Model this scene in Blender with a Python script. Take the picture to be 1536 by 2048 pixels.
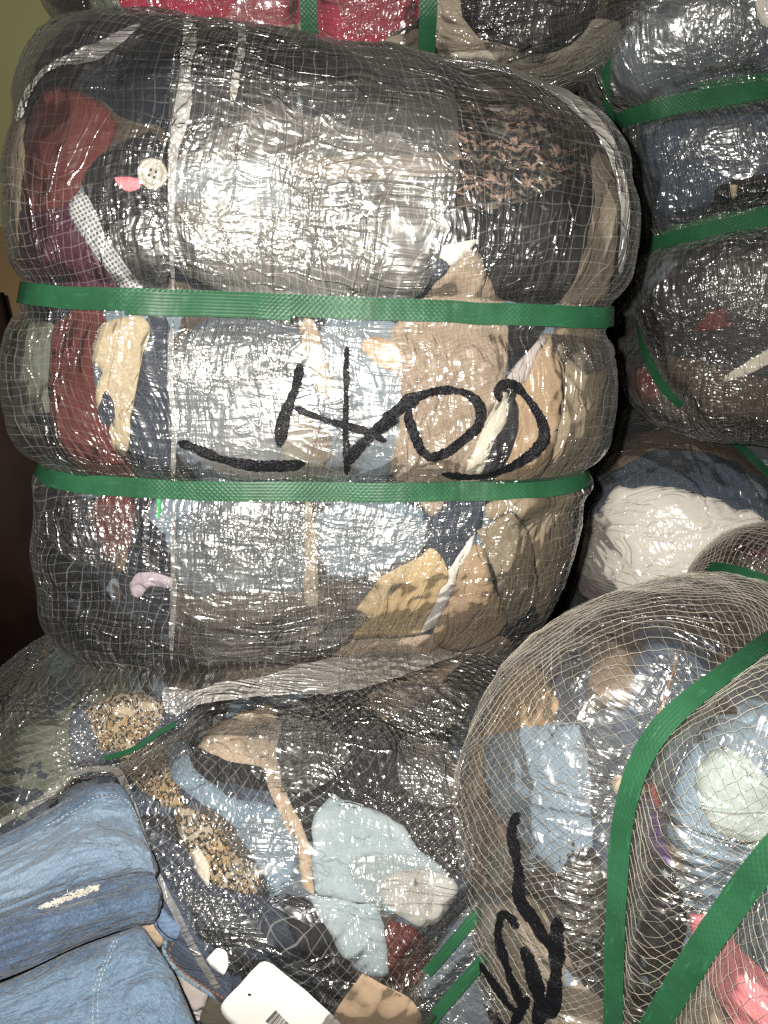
import bpy, math, random
import numpy as np
from mathutils import Vector
from mathutils.bvhtree import BVHTree
from mathutils.geometry import delaunay_2d_cdt

random.seed(7)
RNG = np.random.default_rng(7)
SC = bpy.context.scene
COL = SC.collection
for o in list(bpy.data.objects):
    bpy.data.objects.remove(o, do_unlink=True)

# ------------------------------------------------------------------ camera, light, exposure
PITCH = math.radians(15.0)          # the phone looks slightly down
CAM = np.array((0.0, -0.72, 0.0))
FPX = 1024 / math.tan(math.radians(31.0))
cam_d = bpy.data.cameras.new('camera')
cam = bpy.data.objects.new('camera', cam_d)
COL.objects.link(cam)
cam.location = CAM
cam.rotation_euler = (math.pi / 2 - PITCH, 0, 0)
cam_d.sensor_fit = 'VERTICAL'
cam_d.angle = math.radians(62.0)
cam_d.clip_start = 0.01
cam_d.clip_end = 50
SC.camera = cam

world = bpy.data.worlds.new('World')
SC.world = world
world.use_nodes = True
wb = world.node_tree.nodes['Background']
wb.inputs[0].default_value = (0.95, 0.97, 1.0, 1)
wb.inputs[1].default_value = 0.045
world.cycles.sampling_method = 'NONE'

lamp_d = bpy.data.lights.new('phone_flash', 'AREA')
lamp_d.shape = 'DISK'
lamp_d.size = 0.014
lamp_d.energy = 15.0
lamp_d.color = (1.0, 0.95, 0.87)
lamp = bpy.data.objects.new('phone_flash', lamp_d)
COL.objects.link(lamp)
lamp.location = (-0.040, -0.72, 0.030)
lamp.rotation_euler = (math.pi / 2 - PITCH, 0, 0)

SC.view_settings.view_transform = 'Standard'
SC.view_settings.look = 'None'
SC.view_settings.exposure = 0.0
SC.view_settings.gamma = 1.0
SC.cycles.use_denoising = False
SC.cycles.max_bounces = 3
SC.cycles.diffuse_bounces = 1
SC.cycles.glossy_bounces = 1
SC.cycles.transparent_max_bounces = 14
SC.cycles.adaptive_threshold = 0.04
SC.cycles.adaptive_min_samples = 20
SC.cycles.caustics_reflective = False
SC.cycles.sample_clamp_indirect = 4
SC.render.film_transparent = False

FWD = np.array((0, math.cos(PITCH), -math.sin(PITCH)))
UP = np.array((0, math.sin(PITCH), math.cos(PITCH)))
RIGHT = np.array((1.0, 0, 0))


def ray(px, py):
    d = RIGHT * ((px - 768) / FPX) + UP * ((1024 - py) / FPX) + FWD
    return d


def at(px, py, Y):
    d = ray(px, py)
    return CAM + d * ((Y - CAM[1]) / d[1])


def project(P):
    d = np.asarray(P) - CAM
    z = d @ FWD
    return np.stack([768 + FPX * (d @ RIGHT) / z, 1024 - FPX * (d @ UP) / z], -1)


# ------------------------------------------------------------------ noise
def _hash(ix, iy, seed):
    h = (ix.astype(np.int64) * 374761393 + iy.astype(np.int64) * 668265263 + seed * 1442695041) & 0xffffffff
    h = ((h ^ (h >> 13)) * 1274126177) & 0xffffffff
    return ((h ^ (h >> 16)) & 0xffff) / 65535.0


def vnoise(x, y, seed=0):
    x = np.asarray(x, float); y = np.asarray(y, float)
    ix = np.floor(x); iy = np.floor(y)
    fx = x - ix; fy = y - iy
    fx = fx * fx * fx * (fx * (fx * 6 - 15) + 10); fy = fy * fy * fy * (fy * (fy * 6 - 15) + 10)
    a = _hash(ix, iy, seed); b = _hash(ix + 1, iy, seed)
    c = _hash(ix, iy + 1, seed); d = _hash(ix + 1, iy + 1, seed)
    return (a * (1 - fx) + b * fx) * (1 - fy) + (c * (1 - fx) + d * fx) * fy


def fbm(x, y, seed=0, oct=3):
    v = 0; a = 0.5; t = 0
    for k in range(oct):
        v = v + a * vnoise(x, y, seed + k * 17); t += a
        x = x * 2.03 + 5.1; y = y * 2.03 + 1.7; a *= 0.5
    return v / t


def ridged(x, y, seed=0, oct=2):
    v = 0; a = 0.6; t = 0
    for k in range(oct):
        n = 1 - np.abs(2 * vnoise(x, y, seed + 31 * k) - 1)
        v = v + a * n * n; t += a
        x = x * 2.1 + 3.3; y = y * 2.1 + 7.7; a *= 0.5
    return v / t


def sstep(e0, e1, x):
    t = np.clip((x - e0) / (e1 - e0), 0, 1)
    return t * t * (3 - 2 * t)


# ------------------------------------------------------------------ materials
class NT:
    def __init__(self, name):
        self.mat = bpy.data.materials.new(name)
        self.mat.use_nodes = True
        self.t = self.mat.node_tree
        self.t.nodes.clear()
        self.out = self.t.nodes.new('ShaderNodeOutputMaterial')

    def put(self, sock, v):
        if v is None:
            return
        if hasattr(v, 'is_output'):
            self.t.links.new(v, sock)
        else:
            if sock.type == 'RGBA' and len(v) == 3:
                v = (*v, 1)
            sock.default_value = v

    def node(self, typ, props=None, **ins):
        n = self.t.nodes.new(typ)
        for k, v in (props or {}).items():
            setattr(n, k, v)
        for k, v in ins.items():
            key = int(k[1:]) if k[0] == 'i' and k[1:].isdigit() else k.replace('_', ' ')
            self.put(n.inputs[key], v)
        return n

    def math(self, op, a, b=None, c=None):
        n = self.node('ShaderNodeMath', {'operation': op})
        for i, v in enumerate((a, b, c)):
            if v is not None:
                self.put(n.inputs[i], v)
        return n.outputs[0]

    def vmath(self, op, a, b=None, s=None):
        n = self.node('ShaderNodeVectorMath', {'operation': op})
        self.put(n.inputs[0], a)
        if b is not None: self.put(n.inputs[1], b)
        if s is not None: self.put(n.inputs['Scale'], s)
        return n.outputs[0]

    def uv(self):
        return self.node('ShaderNodeUVMap').outputs[0]

    def mapping(self, v, scale=(1, 1, 1), rot=0.0, loc=(0, 0, 0)):
        return self.node('ShaderNodeMapping', Vector=v, Scale=scale, Rotation=(0, 0, rot), Location=loc).outputs[0]

    def noise(self, v, scale, detail=2.0, rough=0.5, dist=0.0, col=False, dim='2D'):
        n = self.node('ShaderNodeTexNoise', {'noise_dimensions': dim}, Vector=v, Scale=scale, Detail=detail, Roughness=rough, Distortion=dist)
        return n.outputs['Color' if col else 'Fac']

    def vor(self, v, scale, feature='F1', rnd=1.0, out='Distance'):
        n = self.node('ShaderNodeTexVoronoi', {'feature': feature, 'voronoi_dimensions': '2D'}, Vector=v, Scale=scale, Randomness=rnd)
        return n.outputs[out]

    def mixc(self, f, a, b, blend='MIX'):
        n = self.node('ShaderNodeMix', {'data_type': 'RGBA', 'blend_type': blend})
        self.put(n.inputs[0], f); self.put(n.inputs[6], a); self.put(n.inputs[7], b)
        return n.outputs[2]

    def rng(self, v, a, b, c=0.0, d=1.0, smooth=True):
        n = self.node('ShaderNodeMapRange', {'interpolation_type': 'SMOOTHSTEP' if smooth else 'LINEAR'})
        for i, x in enumerate((v, a, b, c, d)):
            self.put(n.inputs[i], x)
        return n.outputs[0]

    def bump(self, h, dist=1.0, strength=1.0, normal=None):
        n = self.node('ShaderNodeBump', Strength=strength, Distance=dist, Height=h)
        if normal is not None: self.put(n.inputs['Normal'], normal)
        return n.outputs[0]

    def finish(self, shader):
        self.t.links.new(shader, self.out.inputs[0])
        return self.mat


def dist_uv(n, uv, scale, amt):
    c = n.noise(uv, scale, 2.0, col=True)
    c = n.vmath('SUBTRACT', c, (0.5, 0.5, 0.5))
    return n.vmath('ADD', uv, n.vmath('SCALE', c, s=amt))


def fabric(name, col, col2=None, weave=1100.0, weave_amt=0.25, kind='plain', rot=0.3, rough=0.85, var=0.25, sheen=0.05, bump=0.0005):
    """woven or knitted cloth: colour, yarn grain, soft creases"""
    n = NT(name)
    uv = n.uv()
    m = n.mapping(uv, rot=rot)
    big = n.noise(uv, 14.0, 2.0, 0.6)
    c2 = col2 or tuple(x * 0.6 for x in col)
    base = n.mixc(n.rng(big, 0.35, 0.65), col, tuple(a * (1 - var) + b * var for a, b in zip(col, c2)))
    fine = n.noise(n.mapping(m, (1, 0.35, 1)), weave, 1.0, 0.7)
    fine2 = n.noise(n.mapping(m, (0.35, 1, 1)), weave * 0.9, 1.0, 0.7)
    g = n.math('MULTIPLY', n.math('ADD', fine, fine2), 0.5)
    h = 0.0
    if kind == 'denim':
        w = n.node('ShaderNodeTexWave', {'wave_type': 'BANDS', 'bands_direction': 'DIAGONAL'}, Vector=m, Scale=150.0, Distortion=1.5, Detail=2.0, Detail_Scale=2.0).outputs[1]
        sp = n.noise(n.mapping(m, (1, 0.25, 1)), 1500.0, 2.0, 0.8)
        f = n.math('ADD', n.math('MULTIPLY', w, 0.35), n.math('MULTIPLY', n.rng(sp, 0.35, 0.7), 0.65))
        base = n.mixc(n.math('MULTIPLY', f, weave_amt * 1.6), base, tuple(min(0.9, x * 1.6 + 0.10) for x in col))
    elif kind == 'leopard':
        v = n.vor(dist_uv(n, uv, 120.0, 0.006), 190.0)
        ring = n.math('MULTIPLY', n.rng(v, 0.22, 0.32), n.math('SUBTRACT', 1.0, n.rng(v, 0.5, 0.62)))
        core = n.math('SUBTRACT', 1.0, n.rng(v, 0.15, 0.25))
        msk = n.noise(uv, 300.0, 1.0)
        ring = n.math('MULTIPLY', ring, n.rng(msk, 0.36, 0.44))
        base = n.mixc(core, n.mixc(n.rng(n.noise(uv, 22.0), 0.42, 0.58), (0.30, 0.25, 0.185), (0.29, 0.205, 0.11)), (0.22, 0.13, 0.05))
        base = n.mixc(ring, base, (0.02, 0.016, 0.014))
    elif kind == 'floral':
        d = dist_uv(n, uv, 60.0, 0.02)
        a = n.noise(n.mapping(d, (1, 2.2, 1)), 120.0, 4.0, 0.65)
        st = n.node('ShaderNodeTexWave', {'bands_direction': 'Y'}, Vector=d, Scale=22.0, Distortion=3.0, Detail=3.0).outputs[1]
        f = n.math('MULTIPLY', n.rng(a, 0.47, 0.56), n.rng(st, 0.15, 0.6, 0.35, 1.0))
        base = n.mixc(f, (0.012, 0.012, 0.014), n.mixc(n.rng(n.noise(uv, 60.0), 0.4, 0.6), (0.26, 0.175, 0.14), (0.12, 0.10, 0.07)))
    elif kind == 'dots':
        v = n.vor(n.mapping(uv, rot=0.5), 330.0, rnd=0.0)
        base = n.mixc(n.rng(v, 0.28, 0.4), (0.09, 0.10, 0.12), col)
    elif kind == 'camo':
        a = n.noise(uv, 30.0, 2.0)
        base = n.mixc(n.rng(a, 0.46, 0.52), col, c2)
    elif kind == 'quilt':
        q = n.vor(n.mapping(uv, (1, 1.3, 1)), 70.0, 'SMOOTH_F1', 0.3)
        h = n.math('MULTIPLY', q, -0.004)
    elif kind == 'linen':
        sl = n.noise(n.mapping(m, (1, 0.08, 1)), 900.0, 2.0, 0.7)
        sl2 = n.noise(n.mapping(m, (0.08, 1, 1)), 900.0, 2.0, 0.7)
        g = n.math('MULTIPLY', n.math('ADD', sl, sl2), 0.5)
        base = n.mixc(n.math('MULTIPLY', n.rng(g, 0.40, 0.60), 0.75), tuple(x * 0.72 for x in col), tuple(min(1, x * 1.30) for x in col))
    base = n.mixc(weave_amt, base, n.mixc(n.rng(g, 0.3, 0.7), tuple(x * 0.55 for x in col), tuple(min(1, x * 1.45) for x in col)), 'MIX') if kind in ('plain', 'linen', 'quilt', 'camo') else base
    cr = n.noise(n.mapping(uv, (1.0, 0.42, 1), rot * 2.0 + 0.3), 30.0, 3.0, 0.6, 0.5)
    vl = n.math('ABSOLUTE', n.math('SUBTRACT', cr, 0.5))
    h = n.math('ADD', h, n.math('ADD', n.math('MULTIPLY', cr, 0.006), n.rng(vl, 0.0, 0.05, -0.0010, 0.0)))
    b = n.node('ShaderNodeBsdfPrincipled', Base_Color=base, Roughness=rough, Normal=n.bump(h))
    b.inputs['Sheen Weight'].default_value = sheen
    b.inputs['Specular IOR Level'].default_value = 0.25
    return n.finish(b.outputs[0])


def film_attrs(s, t, seed):
    """where the sheet is crumpled, streaked, hazy and how its weave is pulled out of true"""
    ux = s + (fbm(s * 13, t * 6, seed + 301, 2) - 0.5) * 0.055 + (fbm(s * 60, t * 40, seed + 303, 2) - 0.5) * 0.0050
    uy = t + (fbm(s * 6, t * 13, seed + 302, 2) - 0.5) * 0.050 + (fbm(s * 40, t * 60, seed + 304, 2) - 0.5) * 0.0050
    m1 = sstep(0.44, 0.66, fbm(s * 9, t * 9, seed + 311, 3))
    m2 = sstep(0.44, 0.66, fbm(s * 8, t * 11, seed + 312, 3))
    pt = sstep(0.40, 0.75, fbm(s * 10, t * 13, seed + 313, 4))
    fd = sstep(0.32, 0.66, fbm(s * 12, t * 9, seed + 314, 3))
    return np.stack([ux, uy], -1), np.stack([m1, m2, pt, fd], -1)


def film_mat(name, grid=(0.0075, 0.0075), grid_rot=0.0, grid_amt=0.30, milk=0.05, edge=0.45, rough=0.24, crump=1.0,
             streak=(1.0, 0.6), tint=(0.98, 0.98, 0.97), milk_col=(0.86, 0.83, 0.77), spec=1.0, seed=0.0, puff_amt=1.0, crease=1.0, rough2=0.44, haze=0.25):
    """clear reinforced plastic sheet: see-through, glossy, crumpled, with a woven grid of threads"""
    n = NT(name)
    d = n.node('ShaderNodeUVMap', {'uv_map': 'UVD'}).outputs[0]
    at_ = n.node('ShaderNodeAttribute', {'attribute_name': 'mk'})
    sc = n.node('ShaderNodeSeparateColor', Color=at_.outputs['Color'])
    m1, m2, pt, fd = sc.outputs[0], sc.outputs[1], sc.outputs[2], at_.outputs['Alpha']
    g = n.mapping(d, (1 / grid[0], 1 / grid[1], 1), grid_rot)
    sep = n.node('ShaderNodeSeparateXYZ', Vector=g)
    lines = []; puff = []
    for k in (0, 1):
        f = n.math('ABSOLUTE', n.math('SUBTRACT', n.math('FRACT', sep.outputs[k]), 0.5))   # 0.5 on the thread
        lines.append(n.rng(f, 0.44, 0.49))
        puff.append(f)
    thread = n.math('MULTIPLY', n.math('MAXIMUM', lines[0], n.math('MULTIPLY', lines[1], 0.75)), n.math('ADD', n.math('MULTIPLY', fd, 0.8), 0.2))
    # relief in metres
    dd = n.vmath('ADD', d, (seed, seed * 0.7, 0))
    v1 = n.vor(dd, 85.0)
    h = n.math('MULTIPLY', v1, n.math('ADD', n.math('MULTIPLY', m1, 0.0030 * crump), 0.0005 * crump))
    v2 = n.vor(n.mapping(dd, (1.0, 1.5, 1), 0.7), 210.0)
    h = n.math('ADD', h, n.math('MULTIPLY', v2, n.math('ADD', n.math('MULTIPLY', fd, 0.0007 * crump), 0.00008 * crump)))
    def streaks(sc_, amp, rot, msk):
        q = n.noise(n.mapping(dd, sc_, rot), 1.0, 1.0, 0.6)
        q = n.math('ABSOLUTE', n.math('SUBTRACT', q, 0.5))
        return n.math('MULTIPLY', q, n.math('ADD', n.math('MULTIPLY', msk, amp), amp * 0.20))
    h = n.math('ADD', h, streaks((170, 18, 1), 0.0020 * streak[0], 0.12, m2))
    h = n.math('ADD', h, streaks((13, 120, 1), 0.0022 * streak[1], -0.06, m1))
    def creases(sc_, rot, amp, wd, off):
        q = n.noise(n.mapping(dd, sc_, rot, (off, off, 0)), 1.0, 2.0, 0.55, 0.4)
        q = n.math('ABSOLUTE', n.math('SUBTRACT', q, 0.5))
        return n.rng(q, 0.0, wd, amp, 0.0)
    cw = n.math('ADD', creases((34, 11, 1), 0.5, 0.0011, 0.040, 3.0), creases((11, 40, 1), 0.25, 0.0009, 0.035, 9.0))
    h = n.math('ADD', h, n.math('MULTIPLY', cw, n.math('ADD', n.math('MULTIPLY', fd, 0.9 * crease), 0.25 * crease)))
    pf = n.math('MULTIPLY', n.math('ADD', puff[0], puff[1]), -0.0009 * puff_amt)
    h = n.math('ADD', h, n.math('MULTIPLY', pf, n.math('ADD', n.math('MULTIPLY', m2, 0.85), 0.15)))
    nor = n.bump(h)
    # coverage
    lw = n.node('ShaderNodeLayerWeight', Blend=0.5)
    facing = n.math('POWER', lw.outputs['Facing'], 3.2)
    cov = n.math('ADD', n.math('MULTIPLY', n.math('ADD', pt, 0.35), milk), n.math('MULTIPLY', facing, edge))
    cov = n.math('ADD', cov, n.math('MULTIPLY', thread, n.math('ADD', n.math('MULTIPLY', facing, 0.5), grid_amt)))
    cov = n.math('MINIMUM', cov, 0.92)
    dif = n.node('ShaderNodeBsdfDiffuse', Color=milk_col, Normal=nor)
    clear = n.node('ShaderNodeBsdfTransparent', Color=tint)
    m_ = n.node('ShaderNodeMixShader', i0=cov, i1=clear.outputs[0], i2=dif.outputs[0])
    fr = n.node('ShaderNodeFresnel', IOR=1.5)
    ff = n.math('MINIMUM', n.math('MULTIPLY', fr.outputs[0], 1.8 * spec), 0.7)
    g1 = n.node('ShaderNodeBsdfGlossy', Color=(1, 1, 1, 1), Roughness=rough, Normal=nor)
    g2 = n.node('ShaderNodeBsdfGlossy', Color=(1, 1, 1, 1), Roughness=rough2, Normal=nor)
    gl = n.node('ShaderNodeMixShader', i0=haze, i1=g1.outputs[0], i2=g2.outputs[0])
    m2_ = n.node('ShaderNodeMixShader', i0=ff, i1=m_.outputs[0], i2=gl.outputs[0])
    return n.finish(m2_.outputs[0])


def strap_mat():
    n = NT('green_strapping')
    uv = n.uv()
    r = n.mapping(uv, rot=math.pi / 4)
    v = n.vor(r, 330.0, rnd=0.0)
    on = n.rng(n.noise(n.mapping(uv, (1, 0.1, 1)), 9.0, 1.0), 0.40, 0.60)
    lines = n.node('ShaderNodeTexWave', {'bands_direction': 'Y'}, Vector=uv, Scale=120.0, Distortion=0.6).outputs[1]
    big = n.noise(uv, 25.0, 3.0)
    col = n.mixc(n.rng(big, 0.3, 0.7), (0.014, 0.064, 0.029), (0.020, 0.086, 0.040))
    scuff = n.rng(n.noise(n.mapping(uv, (0.2, 1, 1)), 260.0, 3.0, 0.7), 0.60, 0.75)
    col = n.mixc(n.math('MULTIPLY', scuff, 0.25), col, (0.06, 0.20, 0.11))
    h = n.math('MULTIPLY', n.math('MULTIPLY', v, 0.00050), on)
    h = n.math('ADD', h, n.math('MULTIPLY', lines, 0.00008))
    h = n.math('ADD', h, n.math('MULTIPLY', n.noise(n.mapping(uv, (1, 0.3, 1)), 60.0, 2.0), 0.0008))
    b = n.node('ShaderNodeBsdfPrincipled', Base_Color=col, Roughness=0.42, Normal=n.bump(h))
    b.inputs['Specular IOR Level'].default_value = 0.22
    return n.finish(b.outputs[0])


def simple(name, col, rough=0.6, spec=0.4, var=0.2, nscale=60.0, bump=0.0005, translucent=0.0):
    n = NT(name)
    tc = n.node('ShaderNodeTexCoord').outputs['Object']
    f = n.noise(tc, nscale, 2.0, 0.6, dim='3D')
    c = n.mixc(n.rng(f, 0.3, 0.7), tuple(x * (1 - var) for x in col), tuple(min(1, x * (1 + var)) for x in col))
    b = n.node('ShaderNodeBsdfPrincipled', Base_Color=c, Roughness=rough, Normal=n.bump(n.math('MULTIPLY', f, bump)))
    b.inputs['Specular IOR Level'].default_value = spec
    return n.finish(b.outputs[0])


def ink_mat():
    n = NT('black_marker_ink')
    uv = n.uv()
    f = n.noise(n.mapping(dist_uv(n, uv, 60, 0.01), (1, 1.5, 1)), 210.0, 3.0, 0.6)
    h = n.math('MULTIPLY', n.math('ABSOLUTE', n.math('SUBTRACT', f, 0.5)), 0.0022)
    b = n.node('ShaderNodeBsdfPrincipled', Base_Color=(0.006, 0.006, 0.008, 1), Roughness=0.42, Normal=n.bump(h))
    b.inputs['Specular IOR Level'].default_value = 0.22
    hole = n.rng(n.noise(n.mapping(uv, (1, 1, 1), 0.7), 330.0, 3.0, 0.7), 0.66, 0.70)
    tr = n.node('ShaderNodeBsdfTransparent')
    m = n.node('ShaderNodeMixShader', i0=n.math('MULTIPLY', hole, 0.6), i1=b.outputs[0], i2=tr.outputs[0])
    return n.finish(m.outputs[0])


M = {}
def F(key, *a, **k):
    M[key] = fabric('cloth_' + key, *a, **k)

F('black', (0.008, 0.008, 0.0095), weave_amt=0.3, rot=0.1)
F('blackquilt', (0.014, 0.014, 0.016), kind='quilt', rough=0.55)
F('navy', (0.013, 0.015, 0.022), rot=0.05, weave=700, weave_amt=0.5)
F('charcoal', (0.020, 0.020, 0.023), rot=0.5)
F('darkbrown', (0.055, 0.045, 0.036), weave=700, weave_amt=0.5)
F('brown', (0.115, 0.082, 0.060))
F('rust', (0.24, 0.14, 0.07), (0.34, 0.25, 0.16), var=0.8)
F('camo', (0.13, 0.095, 0.07), (0.16, 0.16, 0.12), kind='camo', var=0.9)
F('maroon', (0.088, 0.023, 0.021), rot=0.4)
F('plum', (0.055, 0.016, 0.030), rough=0.5)
F('crimson', (0.30, 0.022, 0.050), (0.18, 0.01, 0.03), var=0.7, rough=0.7, sheen=0.5)
F('red', (0.45, 0.03, 0.05))
F('cream', (0.40, 0.33, 0.225), (0.31, 0.25, 0.165), bump=0.0015, weave=500)
F('ivory', (0.50, 0.465, 0.385))
F('white', (0.60, 0.565, 0.52), (0.46, 0.435, 0.42), weave_amt=0.12)
F('brightwhite', (0.70, 0.665, 0.61), (0.56, 0.53, 0.49), weave_amt=0.10)
F('linen', (0.275, 0.215, 0.163), kind='linen', weave_amt=0.1)
F('greylinen', (0.225, 0.185, 0.130), kind='linen', weave_amt=0.1, rot=0.9)
F('taupe', (0.27, 0.225, 0.175), weave=700)
F('khaki', (0.265, 0.212, 0.147), (0.2, 0.16, 0.11))
F('tan', (0.335, 0.237, 0.150), (0.27, 0.195, 0.13))
F('gold', (0.43, 0.315, 0.172), (0.36, 0.27, 0.16))
F('peach', (0.46, 0.305, 0.175))
F('sand', (0.37, 0.285, 0.208))
F('slate', (0.085, 0.105, 0.125), (0.05, 0.06, 0.075), weave=700, var=0.8)
F('bluegrey', (0.13, 0.17, 0.205), (0.08, 0.1, 0.12), var=0.8)
F('denimnavy', (0.016, 0.023, 0.038), kind='denim', weave_amt=0.22)
F('denimdark', (0.024, 0.037, 0.060), kind='denim', weave_amt=0.28)
F('denimmid', (0.07, 0.12, 0.20), kind='denim', weave_amt=0.35, rot=0.9)
F('denimpale', (0.125, 0.175, 0.225), (0.085, 0.12, 0.16), kind='denim', weave_amt=0.3, var=0.7)
F('paleblue', (0.29, 0.345, 0.375), (0.22, 0.28, 0.31), var=0.6, weave_amt=0.15)
F('mint', (0.27, 0.315, 0.30), (0.22, 0.27, 0.275), var=0.5, weave_amt=0.15)
F('greyfilmcloth', (0.42, 0.42, 0.40), weave_amt=0.15)
F('sage', (0.115, 0.125, 0.098), weave=700)
F('olive', (0.075, 0.070, 0.050), weave=900)
F('pink', (0.72, 0.22, 0.25), (0.62, 0.2, 0.24), weave_amt=0.12)
F('lilac', (0.38, 0.31, 0.365), weave_amt=0.12)
F('mauve', (0.40, 0.355, 0.335), weave_amt=0.12)
F('purple', (0.11, 0.055, 0.19), (0.06, 0.03, 0.1), var=0.8)
F('teal', (0.12, 0.22, 0.24))
F('leopard', (0.4, 0.3, 0.2), kind='leopard', rough=0.8)
F('floral', (0.05, 0.04, 0.04), kind='floral')
F('dots', (0.42, 0.42, 0.42), kind='dots')
M['green'] = strap_mat()
M['ink'] = ink_mat()
M['button'] = simple('button_plastic', (0.36, 0.34, 0.29), 0.35, 0.5, 0.15, 300)
M['hole'] = simple('button_hole', (0.03, 0.03, 0.03), 0.8)
M['stitch_o'] = simple('orange_thread', (0.22, 0.10, 0.04), 0.8, 0.2)
M['stitch_w'] = simple('pale_thread', (0.34, 0.36, 0.36), 0.8, 0.2)
M['fray'] = simple('frayed_cotton', (0.46, 0.43, 0.36), 0.9, 0.1)
M['paper'] = simple('tag_card', (0.80, 0.78, 0.74), 0.6, 0.3, 0.03, 30, 0.0002)
M['kraft'] = simple('kraft_card', (0.42, 0.30, 0.20), 0.75, 0.2, 0.12, 40, 0.0004)
M['print'] = simple('printed_ink', (0.05, 0.05, 0.05), 0.7, 0.2)
M['cord'] = simple('net_cord', (0.46, 0.42, 0.35), 0.55, 0.4, 0.25, 40)
M['greentag'] = simple('green_plastic_tie', (0.03, 0.40, 0.10), 0.35, 0.5)


# ------------------------------------------------------------------ object helpers
def link(o, parent=None):
    COL.objects.link(o)
    if parent is not None:
        o.parent = parent
    return o


def mesh_obj(name, V, Fc, mat, parent=None, uv=None, smooth=True, film=None):
    """V (n,3); Fc (m,3|4) int array; uv per vertex"""
    me = bpy.data.meshes.new(name)
    V = np.ascontiguousarray(V, dtype=np.float32)
    Fc = np.ascontiguousarray(Fc, dtype=np.int32)
    k = Fc.shape[1]
    me.vertices.add(len(V)); me.vertices.foreach_set('co', V.ravel())
    me.loops.add(Fc.size); me.loops.foreach_set('vertex_index', Fc.ravel())
    me.polygons.add(len(Fc))
    me.polygons.foreach_set('loop_start', np.arange(0, Fc.size, k, dtype=np.int32))
    me.update(calc_edges=True)
    if smooth:
        me.polygons.foreach_set('use_smooth', np.ones(len(Fc), dtype=bool))
    if uv is not None:
        l = me.uv_layers.new(name='UVMap')
        l.data.foreach_set('uv', np.ascontiguousarray(np.asarray(uv, dtype=np.float32)[Fc.ravel()]).ravel())
    if film is not None:
        uvd, mk = film_attrs(np.asarray(uv)[:, 0], np.asarray(uv)[:, 1], film)
        l = me.uv_layers.new(name='UVD')
        l.data.foreach_set('uv', np.ascontiguousarray(uvd.astype(np.float32)[Fc.ravel()]).ravel())
        ca = me.color_attributes.new('mk', 'FLOAT_COLOR', 'POINT')
        ca.data.foreach_set('color', np.ascontiguousarray(mk.astype(np.float32)).ravel())
    me.materials.append(mat)
    return link(bpy.data.objects.new(name, me), parent)


def thing(name, label, cat, loc=(0, 0, 0), group=None):
    o = bpy.data.objects.new(name, None)
    o.empty_display_size = 0.05
    o.location = loc
    o['label'] = label; o['category'] = cat
    if group: o['group'] = group
    return link(o)


def fix_parent(o, root):
    o.parent = root
    o.matrix_parent_inverse = root.matrix_world.inverted() if False else o.matrix_parent_inverse


def chaikin(p, it=2, closed=True):
    p = np.asarray(p, float)
    for _ in range(it):
        q = np.roll(p, -1, 0) if closed else p[1:]
        a = p if closed else p[:-1]
        r = np.empty((len(a) * 2, p.shape[1]))
        r[0::2] = a * 0.75 + q * 0.25; r[1::2] = a * 0.25 + q * 0.75
        if not closed:
            r = np.vstack([p[:1], r, p[-1:]])
        p = r
    return p


def resample(p, step, closed=True):
    p = np.asarray(p, float)
    if closed: p = np.vstack([p, p[:1]])
    seg = np.linalg.norm(np.diff(p, axis=0), axis=1)
    keep = np.r_[True, seg > 1e-9]; p = p[keep]
    L = np.r_[0, np.cumsum(np.linalg.norm(np.diff(p, axis=0), axis=1))]
    n = max(3, int(round(L[-1] / step)))
    s = np.linspace(0, L[-1], n + 1)
    if closed: s = s[:-1]
    return np.stack([np.interp(s, L, p[:, k]) for k in range(p.shape[1])], -1)


def catmull(keys, n):
    """keys (k, m) -> (n, m) smooth interpolation, chord-length parameter"""
    K = np.asarray(keys, float)
    m = len(K)
    t = np.linspace(0, m - 1 - 1e-6, n)
    i = t.astype(int); f = (t - i)[:, None]
    P0 = K[np.maximum(i - 1, 0)]; P1 = K[i]; P2 = K[np.minimum(i + 1, m - 1)]; P3 = K[np.minimum(i + 2, m - 1)]
    return 0.5 * ((2 * P1) + (-P0 + P2) * f + (2 * P0 - 5 * P1 + 4 * P2 - P3) * f ** 2 + (-P0 + 3 * P1 - 3 * P2 + P3) * f ** 3)


def in_poly(pts, poly):
    x, y = pts[..., 0], pts[..., 1]
    r = np.zeros(x.shape, bool)
    a = poly; b = np.roll(poly, -1, 0)
    for (x0, y0), (x1, y1) in zip(a, b):
        c = ((y0 > y) != (y1 > y))
        xx = (x1 - x0) * (y - y0) / ((y1 - y0) if y1 != y0 else 1e-12) + x0
        r ^= c & (x < xx)
    return r


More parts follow.
